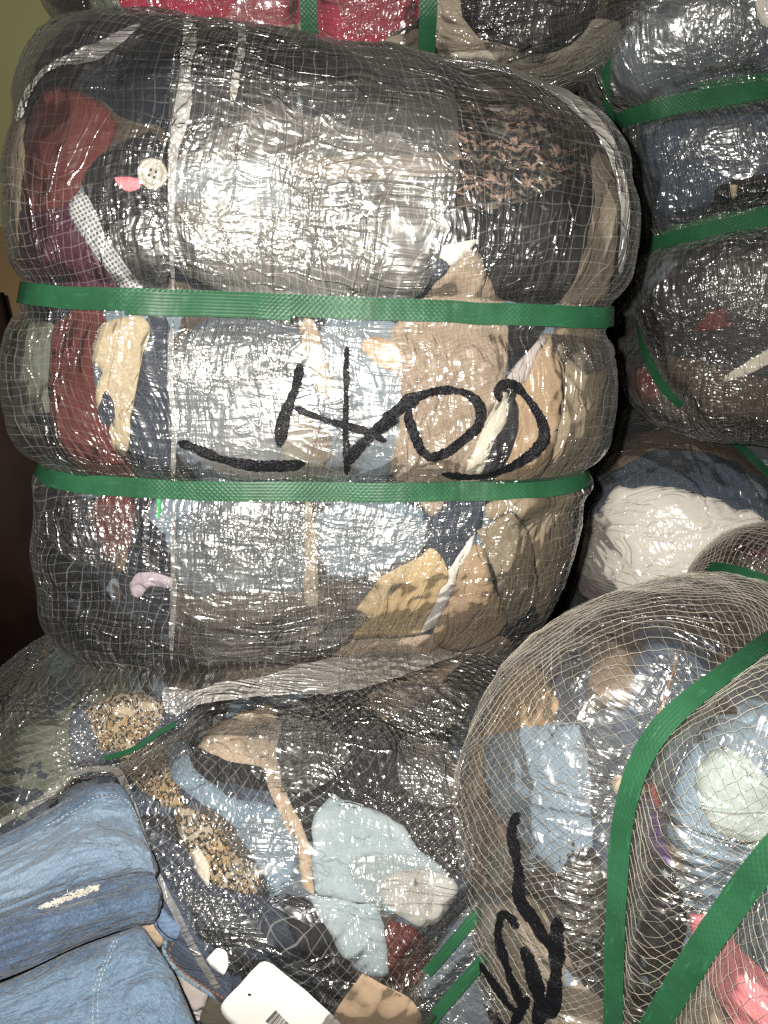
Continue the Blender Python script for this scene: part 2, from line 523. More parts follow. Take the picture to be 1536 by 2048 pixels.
# ------------------------------------------------------------------ a bale
class Bale:
    """a closed lumpy body built from ring sections; everything on it lives in (s, t) metres on its skin"""
    G_COVER = 0.0104

    def __init__(self, root, secs, seam, n_exp=2.6, Nu=360, Nv=260, lump=0.008, lump_f=7.0, bias=0.45, seed=0, fold=0.003):
        # secs: list of (C, X, Yp, Yn) 3-vectors
        self.root = root; self.seed = seed; self.Nu, self.Nv = Nu, Nv
        keys = np.array([np.concatenate(s) for s in secs])
        S = catmull(keys, 1200)
        C = S[:, 0:3]
        # even spacing along the skin
        edge = C + S[:, 3:6] * 0.7 + S[:, 9:12] * 0.7
        L = np.r_[0, np.cumsum(np.linalg.norm(np.diff(edge, axis=0), axis=1))]
        pick = np.interp(np.linspace(0, L[-1], Nv), L, np.arange(1200))
        lo = np.floor(pick).astype(int).clip(0, 1198); f = (pick - lo)[:, None]
        S = S[lo] * (1 - f) + S[lo + 1] * f
        self.keypos = None
        q = np.arange(Nu) / Nu
        al = seam + 2 * math.pi * q + bias * np.sin(2 * math.pi * q)
        e = 2.0 / n_exp
        ca = np.sign(np.cos(al)) * np.abs(np.cos(al)) ** e
        sa = np.abs(np.sin(al)) ** e
        pos = (np.sin(al) > 0)
        Y = np.where(pos[None, :, None], S[:, None, 6:9], S[:, None, 9:12])
        P = S[:, None, 0:3] + S[:, None, 3:6] * ca[None, :, None] + Y * sa[None, :, None]
        self.P = P
        self._metric()
        self._normals()
        s, t = np.meshgrid(self.su, self.tv)
        self.s, self.t = s, t
        lum = (fbm(s * lump_f, t * lump_f, seed + 3, 3) - 0.5) * 2 * lump
        endf = np.minimum(np.arange(Nv), np.arange(Nv)[::-1]) / (0.12 * Nv)
        self.endf = np.clip(endf, 0, 1)[:, None]
        self.P = self.P + self.N * (lum * self.endf)[..., None]
        self._normals()
        self.dist = np.full(P.shape[:2], 1.0)
        self.fold_amp = fold
        self.bvh()
        self.straps = []

    def _metric(self):
        P = self.P
        mid = P[self.Nv // 4: 3 * self.Nv // 4]
        d = np.linalg.norm(np.diff(mid, axis=1), axis=2).mean(0)
        self.su = np.r_[0, np.cumsum(d)]
        d = np.linalg.norm(np.diff(P, axis=0), axis=2)
        self.tv = np.r_[0, np.cumsum(d[:, self.Nu // 4: 3 * self.Nu // 4].mean(1))]

    def _normals(self):
        P = self.P
        du = np.roll(P, -1, 1) - np.roll(P, 1, 1)
        dv = np.gradient(P, axis=0)
        N = np.cross(du, dv)
        N /= np.linalg.norm(N, axis=2, keepdims=True) + 1e-12
        c = P.mean((0, 1))
        self.flip = np.sum((P - c) * N) < 0
        if self.flip: N = -N
        self.N = N

    def bvh(self):
        Nu, Nv = self.Nu, self.Nv
        V = [Vector(p) for p in self.P.reshape(-1, 3)]
        polys = []
        for j in range(Nv - 1):
            for i in range(Nu):
                i2 = (i + 1) % Nu
                polys.append((j * Nu + i, j * Nu + i2, (j + 1) * Nu + i2, (j + 1) * Nu + i))
        self.tree = BVHTree.FromPolygons(V, polys)

    def _loc(self, idx, p):
        j, i = divmod(idx, self.Nu); i2 = (i + 1) % self.Nu
        a = self.P[j, i]; u = self.P[j, i2] - a; v = self.P[j + 1, i] - a; w = np.array(p) - a
        A = np.array([[u @ u, u @ v], [u @ v, v @ v]]); b = np.array([w @ u, w @ v])
        det = A[0, 0] * A[1, 1] - A[0, 1] ** 2
        fu = (b[0] * A[1, 1] - b[1] * A[0, 1]) / (det + 1e-18); fv = (b[1] * A[0, 0] - b[0] * A[0, 1]) / (det + 1e-18)
        fu = min(max(fu, 0), 1); fv = min(max(fv, 0), 1)
        s1 = self.su[i2] if i2 else self.su[-1]
        return np.array((self.su[i] + fu * (s1 - self.su[i]), self.tv[j] + fv * (self.tv[j + 1] - self.tv[j])))

    def hit(self, px, py):
        d = Vector(ray(px, py)).normalized()
        loc, nor, idx, dist = self.tree.ray_cast(Vector(CAM), d)
        if idx is None: return None
        return self._loc(idx, loc)

    def st(self, pts, ext=0.04, centre=None):
        """pixels of the outline -> skin coordinates; outline points past the silhouette wrap round the side"""
        c = np.mean(pts, 0) if centre is None else np.array(centre, float)
        out = []
        for p in pts:
            h = self.hit(*p)
            if h is None:
                lo, hi = 0.0, 1.0
                for _ in range(14):
                    m = (lo + hi) / 2
                    if self.hit(*(c + (p - c) * m)) is not None: lo = m
                    else: hi = m
                h1 = self.hit(*(c + (p - c) * lo)); h0 = self.hit(*(c + (p - c) * max(0, lo - 0.12)))
                if h1 is None or h0 is None: continue
                v = h1 - h0; v = v / (np.linalg.norm(v) + 1e-9)
                h = h1 + v * ext
            out.append(h)
        return np.array(out)

    def sample(self, arr, st):
        fu = np.interp(st[:, 0], self.su, np.arange(self.Nu)); fv = np.interp(st[:, 1], self.tv, np.arange(self.Nv))
        i = np.floor(fu).astype(int).clip(0, self.Nu - 2); j = np.floor(fv).astype(int).clip(0, self.Nv - 2)
        a = fu - i; b = fv - j
        if arr.ndim == 3: a = a[:, None]; b = b[:, None]
        return (arr[j, i] * (1 - a) + arr[j, i + 1] * a) * (1 - b) + (arr[j + 1, i] * (1 - a) + arr[j + 1, i + 1] * a) * b

    # --- straps
    def ring_path(self, px, py):
        """a ring right round the bale through this pixel"""
        t = self.hit(px, py)[1]
        return np.stack([np.linspace(self.su[2], self.su[-3], 160), np.full(160, t)], -1)

    def pix_path(self, pts, step=14):
        p = resample(chaikin(pts, 2, False), step, False)
        return np.array([h for h in (self.hit(*q) for q in p) if h is not None])

    def tighten(self, paths, depth=0.010, sigma=0.022):
        """pull the skin in along the straps"""
        from mathutils.kdtree import KDTree
        d = np.full(self.dist.size, 9.0)
        for path in paths:
            pts = resample(self.sample(self.P, path), 0.003, False)
            kd = KDTree(len(pts))
            for k, p in enumerate(pts): kd.insert(p, k)
            kd.balance()
            d = np.minimum(d, [kd.find(p)[2] for p in self.P.reshape(-1, 3).tolist()])
        d = d.reshape(self.dist.shape)
        self.dist = np.minimum(self.dist, d)
        self.P = self.P - self.N * (depth * np.exp(-(d / sigma) ** 2))[..., None]
        self._normals()

    def settle(self, amp=1.0):
        """cloth folds and the cover sheet"""
        s, t, sd = self.s, self.t, self.seed
        self.G = 0.60 + 0.40 * (1 - np.exp(-(np.maximum(self.dist - 0.009, 0) / 0.018) ** 2))
        near = np.exp(-self.dist / 0.05)
        wob = (fbm(s * 6, t * 6, sd + 50) - 0.5) * 0.12
        def bil(x, y, k): return np.sqrt(np.abs(2 * vnoise(x, y, k) - 1) + 0.002)
        f = 0.42 * bil((s + wob) * 11, (t + wob) * 8, sd + 5) + 0.30 * bil((s * 0.8 + t * 0.6 + wob) * 24, (t * 0.8 - s * 0.6) * 13, sd + 6) + 0.28 * bil((s + wob) * 42, t * 9, sd + 9) * (0.35 + 0.65 * near) + 0.12 * bil(s * 60, t * 55, sd + 12)
        self.FOLD = f * self.fold_amp
        fs = self.FOLD.copy()
        for _ in range(10):
            fs[1:-1] = (fs[:-2] + 2 * fs[1:-1] + fs[2:]) / 4
            fs = (np.roll(fs, 1, 1) + 2 * fs + np.roll(fs, -1, 1)) / 4
        self.FOLDS = fs
        self.sheet(amp)
        self.bvh()

    def sheet(self, amp=1.0, v_pleat=1.0, h_pleat=1.0):
        s, t, sd = self.s, self.t, self.seed
        near = np.exp(-self.dist / 0.045)
        free = 1 - np.exp(-(np.maximum(self.dist - 0.007, 0) / 0.012) ** 2)
        wob = (fbm(s * 9, t * 9, sd + 70) - 0.5) * 0.10
        m1 = sstep(0.40, 0.62, fbm(s * 6, t * 6, sd + 81)); m2 = sstep(0.40, 0.62, fbm(s * 7, t * 5, sd + 91))
        w = 0.0034 * ridged((s + wob * 0.6) * 36, t * 5, sd + 71, 2) ** 1.6 * (0.15 + 1.4 * near) * v_pleat + 0.0012 * ridged((s + wob) * 85, t * 11, sd + 75, 1) ** 2 * (0.2 + near) * v_pleat
        w = w + 0.0028 * (fbm(s * 16, t * 16, sd + 72, 3) - 0.5)
        w = w + 0.0018 * ridged(s * 7, (t + wob) * 55, sd + 73, 2) * m2 * h_pleat
        w = w + 0.0022 * ridged((s + t) * 26, (s - t) * 19, sd + 74, 2) * m1
        w = np.maximum(w, -0.0006)
        w = w * amp * free * (0.2 + 0.8 * self.endf)
        self.COFF = self.G_COVER * self.G + 0.45 * self.FOLDS * self.G + w
        self.COVER = self.P + self.N * self.COFF[..., None]

    def cover(self, mat, name='plastic_wrap', hole=None):
        return self._grid(name, mat, self.COVER, hole, self.root)

    def core(self, mat, name='cloth_core'):
        return self._grid(name, mat, self.P + self.N * np.minimum(self.FOLD * self.G, self.COFF - 0.004)[..., None], None, self.root, sub=2)

    def _grid(self, name, mat, P, hole, parent, sub=1):
        if sub > 1:
            P = P[::sub, ::sub]
            jj = np.arange(0, self.Nv, sub); ii = np.arange(0, self.Nu, sub)
        else:
            jj = np.arange(self.Nv); ii = np.arange(self.Nu)
        nv, nu = P.shape[:2]
        V = np.concatenate([P, P[:, :1]], 1)
        su = np.r_[self.su[ii], self.su[-1] + self.su[1]]
        UV = np.stack(np.meshgrid(su, self.tv[jj]), -1)
        id = np.arange(nv * (nu + 1)).reshape(nv, nu + 1)
        q = np.stack([id[:-1, :-1], id[:-1, 1:], id[1:, 1:], id[1:, :-1]], -1).reshape(-1, 4)
        if self.flip: q = q[:, ::-1]
        V = V.reshape(-1, 3)
        if hole is not None:
            c = V[q].mean(1)
            nrm = self.sample(self.N, UV.reshape(-1, 2)[q].mean(1))
            pp = project(c)
            front = ((CAM - c) * nrm).sum(1) > 0
            kill = in_poly(pp, np.array(hole, float)) & front
            q = q[~kill]
            used = np.unique(q); re = np.zeros(len(V), int); re[used] = np.arange(len(used))
            V = V[used]; UV = UV.reshape(-1, 2)[used]; q = re[q]
        return mesh_obj(name, V, q, mat, parent, UV.reshape(-1, 2), film=self.seed if name == 'plastic_wrap' else None)

    # --- cloth pieces
    def patch(self, name, mat, layer, pts, smooth=1, h=0.006, skirt=True, jitter=3.0, flat=False, label=None, on='cloth', lift=0.0, centre=None, puff=0.0, parent=None, crumple=0.0):
        pts = np.array(pts, float)
        p = chaikin(pts, smooth) if smooth else pts
        p = resample(p, 9)
        k = len(p); a = np.arange(k)
        rs = random.randrange(10000)
        p = p + jitter * np.stack([fbm(a * 0.22, 0 * a, rs, 3) - 0.5, fbm(a * 0.22, 0 * a + 9, rs, 3) - 0.5], -1) * 3.2
        b = self.st(p, centre=centre)
        if len(b) < 3: return None
        b = resample(b, min(h * 0.7, 0.0045))
        lo, hi = b.min(0), b.max(0)
        gx, gy = np.meshgrid(np.arange(lo[0], hi[0], h), np.arange(lo[1], hi[1], h))
        g = np.stack([gx.ravel(), gy.ravel()], -1)
        if len(g):
            g = g + (RNG.random(g.shape) - 0.5) * h * 0.35
            ins = in_poly(g, b)
            g = g[ins]
        if len(g):
            dd = np.sqrt(((g[:, None] - b[None]) ** 2).sum(2)).min(1)
            g = g[dd > h * 0.45]
        pts2 = np.vstack([b, g]) if len(g) else b
        n = len(b)
        vs, es, fs, ov, oe, of = delaunay_2d_cdt([Vector(q) for q in pts2], [], [list(range(n))], 1, 1e-7)
        st = np.array([(v.x, v.y) for v in vs])
        fs = np.array([f[:3] for f in fs if len(f) == 3], dtype=int)
        if len(fs) == 0: return None
        bd = np.sqrt(((st[:, None] - b[None]) ** 2).sum(2)).min(1)
        G = self.sample(self.G, st)
        Nn = self.sample(self.N, st)
        Nn = Nn / (np.linalg.norm(Nn, axis=1, keepdims=True) + 1e-9)
        if on == 'cloth':
            base = self.sample(self.P, st)
            fold = self.sample(self.FOLD, st) * (0.0 if flat else 1.0) + (self.fold_amp * 0.5 if flat else 0.0)
            sd = rs
            own = (0.0 if flat else 0.0007) * (ridged(st[:, 0] * 45, st[:, 1] * 14, sd) - 0.4)
            roll = np.clip(bd / 0.002, 0, 1)
            off = (0.0014 + 0.0008 * layer + fold + own + puff * sstep(0, 0.03, bd)) * G + (0.0 if flat else 0.0006) * roll + lift
            if lift == 0.0:
                top = self.sample(self.COFF, st) - 0.0012 - 0.00032 * max(0.0, 5 - layer)
                off = np.minimum(off, top)
            V = base + Nn * off[:, None]
        else:
            cz = crumple * sstep(0, 0.02, bd) * (ridged(st[:, 0] * 42 + st[:, 1] * 14, st[:, 1] * 34, rs, 3) + 0.5 * ridged(st[:, 0] * 90, st[:, 1] * 75, rs + 5, 1)) if crumple else 0.0
            V = self.sample(self.COVER, st) + Nn * np.reshape(0.0006 + lift + 0.0003 * layer + cz, (-1, 1))
        # winding
        a_, b_, c_ = V[fs[:, 0]], V[fs[:, 1]], V[fs[:, 2]]
        if np.sum(np.cross(b_ - a_, c_ - a_) * Nn[fs[:, 0]]) < 0: fs = fs[:, ::-1]
        uv = st
        if skirt:
            # boundary edges go down a few millimetres
            ed = {}
            for f in fs:
                for e in ((f[0], f[1]), (f[1], f[2]), (f[2], f[0])):
                    if (e[1], e[0]) in ed: del ed[(e[1], e[0])]
                    else: ed[e] = 1
            vid = {}
            ex = []
            new = []
            for (i, j) in ed:
                for q in (i, j):
                    if q not in vid:
                        vid[q] = len(V) + len(ex); ex.append(q)
                new.append((j, i, vid[i])); new.append((j, vid[i], vid[j]))
            ex = np.array(ex, int)
            V = np.vstack([V, V[ex] - Nn[ex] * (0.0007 if flat else 0.0035)]); uv = np.vstack([uv, uv[ex]])
            fs = np.vstack([fs, np.array(new, int)])
        o = mesh_obj(name, V, fs, mat, parent or self.root, uv, film=self.seed + 7 if on == 'film' else None)
        if label: o['label'] = label
        return o

    def fill(self, mats, region, count, size, seed, lay=(-1.3, -0.2)):
        """crumpled garments packed side by side under the wrap"""
        rnd = random.Random(seed)
        x0, y0, x1, y1 = region
        nx = max(2, int(round(math.sqrt(count * (x1 - x0) / (y1 - y0))))); ny = max(2, int(round(count / nx)))
        for j in range(ny):
            for i in range(nx):
                cx = x0 + (i + rnd.uniform(0.1, 0.9)) * (x1 - x0) / nx; cy = y0 + (j + rnd.uniform(0.1, 0.9)) * (y1 - y0) / ny
                if self.hit(cx, cy) is None: continue
                a0 = rnd.uniform(0, 6.28); asp = rnd.uniform(0.45, 0.9); r = size * rnd.uniform(0.7, 1.3)
                k = rnd.randint(5, 7); pts = []
                for q in range(k):
                    an = 2 * math.pi * q / k + rnd.uniform(-0.25, 0.25); rr = r * rnd.uniform(0.75, 1.15)
                    u, v = rr * math.cos(an), rr * asp * math.sin(an)
                    pts.append((cx + u * math.cos(a0) - v * math.sin(a0), cy + u * math.sin(a0) + v * math.cos(a0)))
                self.patch('folded_cloth', M[rnd.choice(mats)], rnd.uniform(*lay), pts, centre=(cx, cy), h=0.007, jitter=6)

    def ribbon(self, name, mat, path, width, off=0.0094, thick=0.0007, taper=0.0, parent=None, on='P', jag=0.0, shift=0.0, flat=True, across=5, seed=1, label=None):
        P = self.P if on == 'P' else self.COVER
        c = self.sample(P, path)
        n = self.sample(self.N, path); n /= np.linalg.norm(n, axis=1, keepdims=True)
        if flat:
            for _ in range(3):
                c[1:-1] = (c[:-2] + 2 * c[1:-1] + c[2:]) / 4
        tg = np.gradient(c, axis=0); tg /= np.linalg.norm(tg, axis=1, keepdims=True) + 1e-12
        side = np.cross(n, tg); side /= np.linalg.norm(side, axis=1, keepdims=True) + 1e-12
        L = np.r_[0, np.cumsum(np.linalg.norm(np.diff(c, axis=0), axis=1))]
        c = c + side * shift
        k = len(c)
        w = np.full(k, width / 2) if np.isscalar(width) else np.asarray(width) / 2
        x = np.linspace(-1, 1, across)
        rows = c[:, None] + side[:, None] * (w[:, None] * x)[..., None] + n[:, None] * off
        if thick:
            rows = rows + n[:, None] * (thick * 0.15 * (1 - x ** 2))[None, :, None]
            low = rows[:, [0, -1]] - n[:, None] * thick
            rows = np.concatenate([low[:, :1], rows, low[:, 1:]], 1)
            ux = np.r_[-1.05, x, 1.05]
        else:
            ux = x
        m = rows.shape[1]
        uv = np.stack([np.repeat(L[:, None], m, 1), ux[None, :] * w[:, None]], -1)
        id = np.arange(k * m).reshape(k, m)
        q = np.stack([id[:-1, :-1], id[:-1, 1:], id[1:, 1:], id[1:, :-1]], -1).reshape(-1, 4)
        V = rows.reshape(-1, 3)
        a, b_, d_ = V[q[:, 0]], V[q[:, 1]], V[q[:, 3]]
        if np.sum(np.cross(b_ - a, d_ - a) * np.repeat(n[:-1], m - 1, 0)) < 0: q = q[:, ::-1]
        o = mesh_obj(name, V, q, mat, parent or self.root, uv.reshape(-1, 2), film=5 if name == 'wrap_edge' else None)
        if thick:
            side_ix = [r * (m - 1) + c_ for r in range(k - 1) for c_ in (0, m - 2)]
            me = o.data
            me.set_sharp_from_angle(angle=0.6)
        if label: o['label'] = label
        return o

    def stroke(self, pts, w, seed):
        """marker stroke polygon in pixels"""
        p = resample(chaikin(pts, 3, False), 3.0, False)
        k = len(p); a = np.arange(k)
        tg = np.gradient(p, axis=0); tg /= np.linalg.norm(tg, axis=1, keepdims=True) + 1e-9
        sd = np.stack([-tg[:, 1], tg[:, 0]], -1)
        ww = w * 0.98 / 2 * (0.72 + 0.56 * vnoise(a * 0.09, a * 0, seed))
        e = np.minimum(a, a[::-1]) * 3.0
        ww = ww * np.sqrt(np.clip(e / (w * 0.9) + 0.10, 0, 1))
        l = p + sd * (ww + (vnoise(a * 0.7, a * 0, seed + 1) - 0.5) * 2.6)[:, None]
        r = p - sd * (ww + (vnoise(a * 0.7, a * 0, seed + 2) - 0.5) * 2.6)[:, None]
        return l, r

    def ink(self, name, strokes, label=None, up=0.0010):
        V = []; Q = []; U = []; base = 0
        for si, (pts, w) in enumerate(strokes):
            l, r = self.stroke(np.array(pts, float), w, 11 * si + len(name))
            cols = [l * (1 - f) + r * f for f in np.linspace(0, 1, 6)]
            ok = True
            rows = []
            for cpx in cols:
                hs = [self.hit(*q) for q in cpx]
                rows.append(hs)
            k = len(l)
            good = [i for i in range(k) if all(rows[c][i] is not None for c in range(6))]
            if len(good) < 2: continue
            st = np.array([[rows[c][i] for c in range(6)] for i in good]).reshape(-1, 2)
            n = self.sample(self.N, st); n /= np.linalg.norm(n, axis=1, keepdims=True)
            V.append(self.sample(self.COVER, st) + n * (up + 0.0003 * si)); U.append(st)
            id = base + np.arange(len(good) * 6).reshape(-1, 6)
            Q.append(np.stack([id[:-1, :-1], id[:-1, 1:], id[1:, 1:], id[1:, :-1]], -1).reshape(-1, 4))
            base += len(good) * 6
        o = mesh_obj(name, np.vstack(V), np.vstack(Q), M['ink'], self.root, np.vstack(U))
        if label: o['label'] = label
        return o

    def net(self, name, mat, sp, rad, rot, off, wob=0.006, dens=None, srange=None, trange=None):
        s0, s1 = srange or (self.su[3], self.su[-4]); t0, t1 = trange or (self.tv[2], self.tv[-3])
        c, sn = math.cos(rot), math.sin(rot)
        cx, cy = (s0 + s1) / 2, (t0 + t1) / 2
        R = 0.5 * math.hypot(s1 - s0, t1 - t0)
        VV = []; QQ = []; base = 0
        step = 0.0035
        for fam in (0, 1):
            for k in np.arange(-R, R, sp):
                a = np.arange(-R, R, step)
                kk = np.full_like(a, k + sp * 0.25 * (random.random() - 0.5))
                x, y = (a, kk) if fam == 0 else (kk, a)
                s = cx + c * x - sn * y; t = cy + sn * x + c * y
                ds = (fbm(s * 13, t * 13, self.seed + 201) - 0.5) * 2 * wob; dt = (fbm(s * 13, t * 13, self.seed + 202) - 0.5) * 2 * wob
                zig = 0.0006 * np.sin(a / sp * 2 * math.pi + (k / sp) * math.pi)
                s = s + ds + (zig if fam else 0); t = t + dt + (0 if fam else zig)
                ok = (s > s0) & (s < s1) & (t > t0) & (t < t1)
                idx = np.flatnonzero(ok)
                if len(idx) < 4: continue
                for run in np.split(idx, np.flatnonzero(np.diff(idx) > 1) + 1):
                    if len(run) < 4: continue
                    st = np.stack([s[run], t[run]], -1)
                    n = self.sample(self.N, st); n /= np.linalg.norm(n, axis=1, keepdims=True)
                    p = self.sample(self.COVER, st) + n * (off + 0.0006 * vnoise(st[:, :1] * 90, st[:, 1:] * 90, 5))
                    tg = np.gradient(p, axis=0); tg /= np.linalg.norm(tg, axis=1, keepdims=True) + 1e-12
                    b = np.cross(tg, n)
                    r = rad * (0.75 + 0.6 * vnoise(st[:, :1] * 25, st[:, 1:] * 25 + k * 7, 8 + fam))
                    ring = np.stack([p + n * r, p + b * r * 0.9 - n * r * 0.5, p - b * r * 0.9 - n * r * 0.5], 1)
                    m = len(run)
                    id = base + np.arange(m * 3).reshape(m, 3)
                    for e in range(3):
                        f = (e + 1) % 3
                        QQ.append(np.stack([id[:-1, e], id[:-1, f], id[1:, f], id[1:, e]], -1))
                    VV.append(ring.reshape(-1, 3)); base += m * 3
        o = mesh_obj(name, np.vstack(VV), np.vstack(QQ), mat, self.root)
        o['kind'] = 'stuff'
        return o


def px_sec(Lp, Rp, YL, YR, front, back):
    A = at(*Lp, YL); B = at(*Rp, YR)
    C = (A + B) / 2; X = (B - A) / 2
    d = X / np.linalg.norm(X)
    bk = np.array((-d[1], d[0], 0)); bk /= np.linalg.norm(bk)
    return (C, X, bk * back, -bk * front)


def caps(sec, axis, prof, n=7, first=False, tilt=0.0):
    """rounded end beyond a section"""
    C, X, Yp, Yn = sec
    out = []
    for k in range(1, n + 1):
        a = k / n * math.pi / 2
        sc = max(math.cos(a), 0.0) ** prof
        sh = math.sin(a) ** 0.9
        sc = max(sc, 0.004)
        tl = np.array((0, 0, -tilt * np.linalg.norm(X) * sc * math.sin(a)))
        out.append((C + np.asarray(axis) * sh, X * sc + tl, Yp * sc, Yn * sc))
    return out[::-1] if first else out


def axis_bale(C0, axis, X, Yp, Yn, half, p=2.8, n=16):
    """sections of a barrel along an axis with a rounded-box profile"""
    C0, axis, X, Yp, Yn = (np.asarray(v, float) for v in (C0, axis, X, Yp, Yn))
    out = []
    for k in range(n + 1):
        a = math.pi * k / n
        x = -math.copysign(abs(math.cos(a)) ** (2 / p), math.cos(a))
        r = max(math.sin(a) ** (2 / p), 0.004)
        out.append((C0 + axis * half * x, X * r, Yp * r, Yn * r))
    return out

# ------------------------------------------------------------------ bale bodies
GRP = 'strapped bales of used clothing in the stack'
A0 = thing('clothing_bale', 'large upright clothing bale in clear plastic with black upside-down COAT lettering', 'bale', at(640, 1310, 0.2), GRP)
B0 = thing('clothing_bale', 'bale with crimson cloth behind the top of the lettered bale', 'bale', at(700, 100, 0.5), GRP)
C0 = thing('clothing_bale', 'dark navy bale with wide green straps at the upper right', 'bale', at(1500, 820, 0.4), GRP)
D0 = thing('clothing_bale', 'round bale end showing crumpled white cloth with a small button', 'bale', at(1350, 1200, 0.35), GRP)
E0 = thing('clothing_bale', 'netted bale with scrawled black marker, pink and pale denim, nearest at lower right', 'bale', at(1400, 2000, -0.1), GRP)
F0 = thing('clothing_bale', 'torn-open bale with leopard print and loose plastic under the lettered bale', 'bale', at(600, 2000, 0.1), GRP)
H0 = thing('clothing_bale', 'dark brown netted bale peeking out between white cloth and front net bale', 'bale', at(1520, 1300, 0.1), GRP)
for r in (A0, B0, C0, D0, E0, F0, H0):
    r.location = (0, 0, 0)

def sa(L, R, f=0.085, b=0.27, dz=0.0, sh=37):
    C_, X_, p_, n_ = px_sec((L[0] + sh, L[1]), (R[0] - sh, R[1]), 0.055, 0.095, f, b)
    return (C_, X_, p_, n_ - np.array((0, 0, dz)))
s_top = sa((34, 262), (1262, 372), 0.088)
s_bot = sa((84, 1140), (1140, 1120), 0.090, dz=0.004)
secA = caps(s_top, at(655, 132, 0.10) - s_top[0], 0.30, first=True, tilt=0.055) + [
    s_top, sa((16, 350), (1268, 430), 0.094), sa((22, 450), (1260, 525), 0.094), sa((44, 552), (1232, 602), 0.090),
    sa((58, 592), (1214, 634), 0.0925, sh=15), sa((44, 636), (1216, 674), 0.090), sa((22, 740), (1226, 760), 0.094), sa((32, 840), (1215, 855), 0.094, dz=0.003),
    sa((66, 905), (1182, 918), 0.090, dz=0.006), sa((80, 938), (1174, 950), 0.0925, dz=0.008, sh=10), sa((68, 985), (1170, 988), 0.090, dz=0.008), sa((68, 1070), (1158, 1065), 0.092, dz=0.006), s_bot] + caps(s_bot, at(600, 1288, 0.10) - s_bot[0], 0.27)
A = Bale(A0, secA, seam=math.pi / 2, n_exp=3.5, Nu=560, Nv=400, lump=0.008, lump_f=9, seed=11, fold=0.0058)

zc = np.array((0, 0, 1.0))
c = at(704, -95, 0.33)
B = Bale(B0, axis_bale(c, (1, 0.03, 0.0), zc * 0.150, (0, 0.15, 0), (0, -0.15, 0), 0.315, 3.2), seam=math.pi / 2, n_exp=2.9, Nu=300, Nv=240, lump=0.010, seed=21, fold=0.005)

def sc(L, R, f=0.09, b=0.2): return px_sec(L, R, 0.36, 0.30, f, b)
s_top = sc((1190, -60), (1960, -60))
s_bot = sc((1262, 690), (1930, 730), 0.12)
secC = caps(s_top, at(1550, -220, 0.33) - s_top[0], 0.4, first=True) + [s_top, sc((1168, 100), (1960, 60), 0.10), sc((1205, 212), (1950, 110), 0.085), sc((1255, 300), (1960, 190), 0.10),
    sc((1290, 400), (1960, 270), 0.10), sc((1283, 480), (1950, 330), 0.085), sc((1258, 590), (1955, 500), 0.12), s_bot] + caps(s_bot, at(1560, 865, 0.33) - s_bot[0], 0.45)
Cb = Bale(C0, secC, seam=math.pi / 2, n_exp=2.6, Nu=300, Nv=280, lump=0.008, seed=31, fold=0.005)

c = at(1340, 1060, 0.42)
D = Bale(D0, axis_bale(c, (1, -0.08, 0.0), zc * 0.168, (0, 0.2, 0), (0, -0.20, -0.02), 0.150, 2.5), seam=math.pi / 2, Nu=260, Nv=220, n_exp=2.3, lump=0.010, seed=41, fold=0.008)

psi = math.radians(47)
ae = np.array((-math.cos(psi), math.sin(psi), 0)); he = np.array((math.sin(psi), math.cos(psi), 0))
E = Bale(E0, axis_bale((0.310, -0.195, -0.62), ae, he * 0.168, zc * 0.388, -zc * 0.17, 0.246, 4.2), seam=-math.pi / 4, n_exp=3.5, Nu=420, Nv=360, lump=0.008, seed=51, fold=0.006)

secF = axis_bale((-0.100, 0.065, -0.535), (1, -0.10, 0.0), zc * 0.187, (0, 0.27, 0), (0, -0.25, 0), 0.312, 4.0)
Fb = Bale(F0, secF, seam=math.radians(135), n_exp=2.3, Nu=420, Nv=380, lump=0.016, lump_f=6, seed=61, fold=0.009)

c = at(1665, 1240, 0.06)
H = Bale(H0, axis_bale(c, (-0.9, 0.4, 0), (0.4 * 0.1, 0.9 * 0.1, 0), zc * 0.085, -zc * 0.1, 0.13, 2.5), seam=-math.pi / 4, Nu=160, Nv=140, n_exp=2.3, lump=0.006, seed=71)

# ------------------------------------------------------------------ the setting
def box(name, lo, hi, mat, parent=None):
    lo = np.array(lo, float); hi = np.array(hi, float)
    V = np.array([[(lo, hi)[(i >> k) & 1][k] for k in range(3)] for i in range(8)])
    Q = np.array([(0, 2, 3, 1), (4, 5, 7, 6), (0, 1, 5, 4), (2, 6, 7, 3), (0, 4, 6, 2), (1, 3, 7, 5)])
    return mesh_obj(name, V, Q, mat, parent, smooth=False)

wall_y = 0.66
z_dado = at(0, 452, wall_y)[2]
M['wall'] = simple('olive_wall_paint', (0.31, 0.31, 0.15), 0.75, 0.2, 0.06, 3, 0.002)
M['dado'] = simple('tan_wall_paint', (0.27, 0.18, 0.09), 0.6, 0.3, 0.08, 3, 0.002)
M['floor'] = simple('dark_floor', (0.022, 0.015, 0.012), 0.8, 0.2, 0.3, 12)
M['board'] = simple('dark_filler', (0.014, 0.007, 0.005), 0.7, 0.2, 0.4, 9)  # near-black colour of the two added boards, standing in for deep shade
w = box('wall', (-2.2, wall_y, z_dado), (2.2, wall_y + 0.1, 1.6), M['wall']); w['kind'] = 'structure'
w = box('wall_dado', (-2.2, wall_y - 0.004, -0.80), (2.2, wall_y + 0.1, z_dado - 0.001), M['dado']); w['kind'] = 'structure'
w = box('floor', (-2.2, -1.2, -0.84), (2.2, wall_y - 0.006, -0.80), M['floor']); w['kind'] = 'structure'
